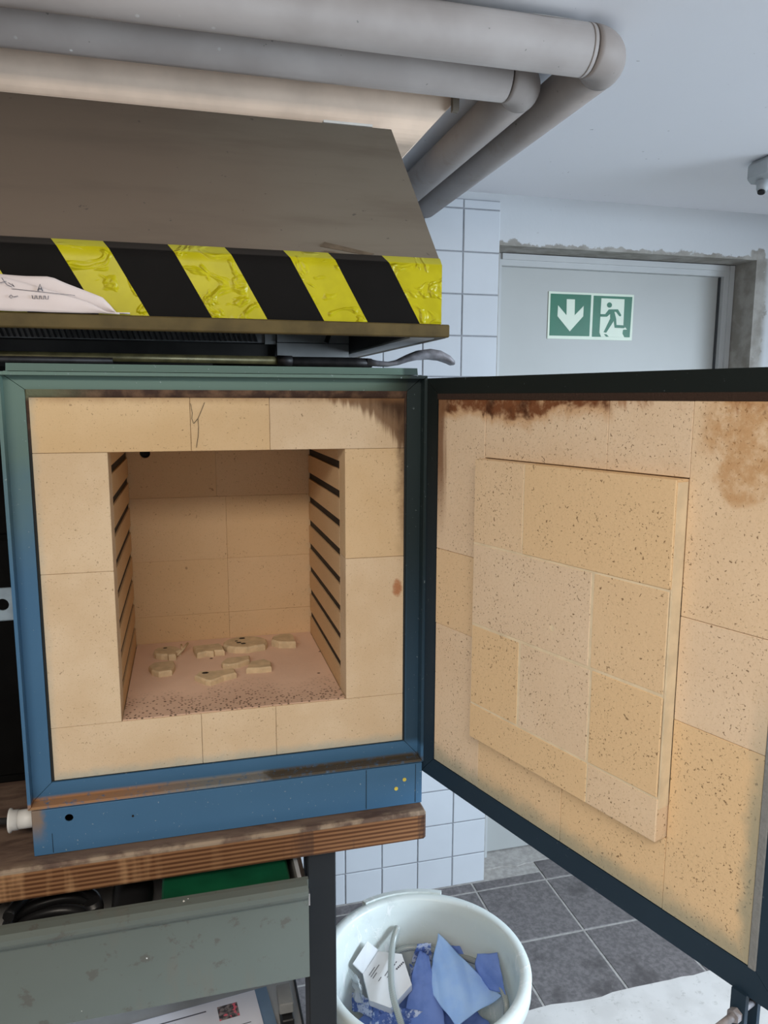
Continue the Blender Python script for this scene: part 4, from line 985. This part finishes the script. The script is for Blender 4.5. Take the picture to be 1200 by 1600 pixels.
o = crumple('blue_rag', bulged([(0.800, 0.190, 0.375), (0.832, 0.105, 0.415), (0.842, 0.172, 0.455), (0.812, 0.205, 0.430)], 0.006, (-1, 0, 0)), 20, 20, blued_m, th=.001, amp=0.003, fr=30, seed=8)
tag(o, 'small blue rag against the right inner wall of the bucket', 'rag')
o = crumple('blue_rag', bulged([(0.766, 0.262, 0.375), (0.806, 0.240, 0.375), (0.806, 0.250, 0.410), (0.770, 0.266, 0.412)], 0.004), 16, 16, blued_m, th=.001, amp=0.003, fr=30, seed=9)
tag(o, 'small blue rag end showing behind the peak of the large towel', 'rag')
o = crumple('paper_scrap', bulged([(0.690, 0.280, 0.375), (0.730, 0.268, 0.380), (0.726, 0.268, 0.425), (0.700, 0.276, 0.424)], 0.005), 18, 18, crinkle_m, th=.001, amp=0.006, fr=34, seed=10)
tag(o, 'blue and white scrap of paper left of the towel peak', 'scrap')
o = crumple('paper_scrap', bulged([(0.678, 0.262, 0.350), (0.690, 0.205, 0.345), (0.706, 0.240, 0.372), (0.682, 0.268, 0.380)], 0.006), 18, 18, crinkle_m, th=.001, amp=0.006, fr=40, seed=12)
tag(o, 'crumpled blue and white scrap between carton and large towel', 'scrap')
o = crumple('crinkled_wrapper', bulged([(0.575, 0.190, 0.325), (0.672, 0.140, 0.330), (0.678, 0.172, 0.358), (0.585, 0.215, 0.346)], 0.010), 44, 20, crinkle_m, th=.0008, amp=0.010, fr=55, seed=14)
tag(o, 'crinkled blue and white wrapper in front of the white carton', 'wrapper')
o = crumple('crinkled_wrapper', bulged([(0.552, 0.255, 0.315), (0.592, 0.205, 0.322), (0.590, 0.240, 0.345), (0.548, 0.270, 0.345)], 0.008), 26, 20, crinkle_m, th=.0008, amp=0.008, fr=50, seed=15)
tag(o, 'crinkled dark blue wrapper at the left inner wall of the bucket', 'wrapper')
o = crumple('clear_bag', bulged([(0.550, 0.255, 0.345), (0.568, 0.215, 0.350), (0.560, 0.225, 0.405), (0.546, 0.255, 0.410)], 0.008, (1, 0, 0)), 20, 20, film_m, th=.0003, amp=0.007, fr=45, seed=18)
tag(o, 'clear crumpled plastic film at the left of the carton in the bucket', 'film')
# carton with print
ct = thing('white_carton', (0.625, 0.25, 0.33), 'white folded carton with small dark print lying in the bucket', 'carton')
T = [Vector(p) for p in [(0.5735, 0.249, 0.398), (0.615, 0.281, 0.420), (0.662, 0.262, 0.416), (0.665, 0.199, 0.398), (0.613, 0.173, 0.376), (0.576, 0.200, 0.376)]]
nrm = ((T[2] - T[0]).cross(T[4] - T[0])).normalized()
if nrm.z < 0: nrm = -nrm
T = [p - nrm * ((p - T[0]).dot(nrm)) for p in T]
mb = MB(); mb.add(T + [p - nrm * 0.022 for p in T], [list(range(6)), list(range(6, 12))] + [(i, (i + 1) % 6, 6 + (i + 1) % 6, 6 + i) for i in range(6)]); obj('carton_body', mb, carton_m, ct)
Fk = [Vector(p) for p in [(0.553, 0.251, 0.425), (0.590, 0.276, 0.450), (0.616, 0.284, 0.418), (0.574, 0.249, 0.399)]]
fn_ = Vector((-.45, .2, -.6)).normalized() * 0.002
mb = MB(); mb.hexa(Fk + [p + fn_ for p in Fk]); obj('carton_flap', mb, cartong_m, ct)
e1 = (T[1] - T[0]).normalized(); e2 = nrm.cross(e1).normalized()
if e2.y > 0: e2 = -e2
pr = MB()
def bar(a, b, la, wb):
    q = [T[0] + e1 * a + e2 * b, T[0] + e1 * (a + la) + e2 * b, T[0] + e1 * (a + la) + e2 * (b + wb), T[0] + e1 * a + e2 * (b + wb)]
    pr.hexa([p + nrm * .0003 for p in q] + [p + nrm * .0006 for p in q])
for a, b, l in ((0.005, 0.012, 0.020), (0.004, 0.017, 0.030), (0.004, 0.022, 0.014), (0.022, 0.040, 0.018), (0.022, 0.046, 0.012), (0.006, 0.035, 0.010)): bar(a, b, l, 0.0014)
for k in range(5): bar(0.046 + 0.0045 * k, 0.052 + .001 * k, 0.0032, 0.0034)
for k in range(3): bar(0.044 + 0.006 * k, 0.044, 0.004, 0.0018)
obj('printed_text', pr, ink_m, ct)
# hose looping out of the rags
hs = thing('braided_hose', (0.63, 0.2, 0.37), 'clear braided plastic hose looping over the rags in the bucket', 'hose')
hm = MB(); hm.tube(smooth_path([(0.663, 0.300, 0.452), (0.652, 0.288, 0.436), (0.641, 0.266, 0.424), (0.628, 0.226, 0.416), (0.620, 0.192, 0.408), (0.617, 0.165, 0.402), (0.618, 0.138, 0.394), (0.621, 0.108, 0.380), (0.626, 0.070, 0.355)]), 0.0066, 12)
obj('hose_end', hm, hose_m, hs)
obj('hose_bore', MB().tube([(0.6625, 0.2993, 0.4510), (0.6637, 0.3008, 0.4529)], 0.0048, 12), panel_m, hs)
hm = MB(); hm.tube(smooth_path([(0.655, 0.295, 0.392), (0.668, 0.292, 0.402), (0.693, 0.286, 0.407), (0.727, 0.278, 0.402), (0.765, 0.268, 0.392), (0.796, 0.248, 0.392), (0.820, 0.208, 0.402), (0.829, 0.161, 0.412), (0.832, 0.123, 0.413), (0.829, 0.095, 0.395), (0.820, 0.080, 0.350)]), 0.0062, 12)
obj('hose_loop', hm, hose_m, hs)
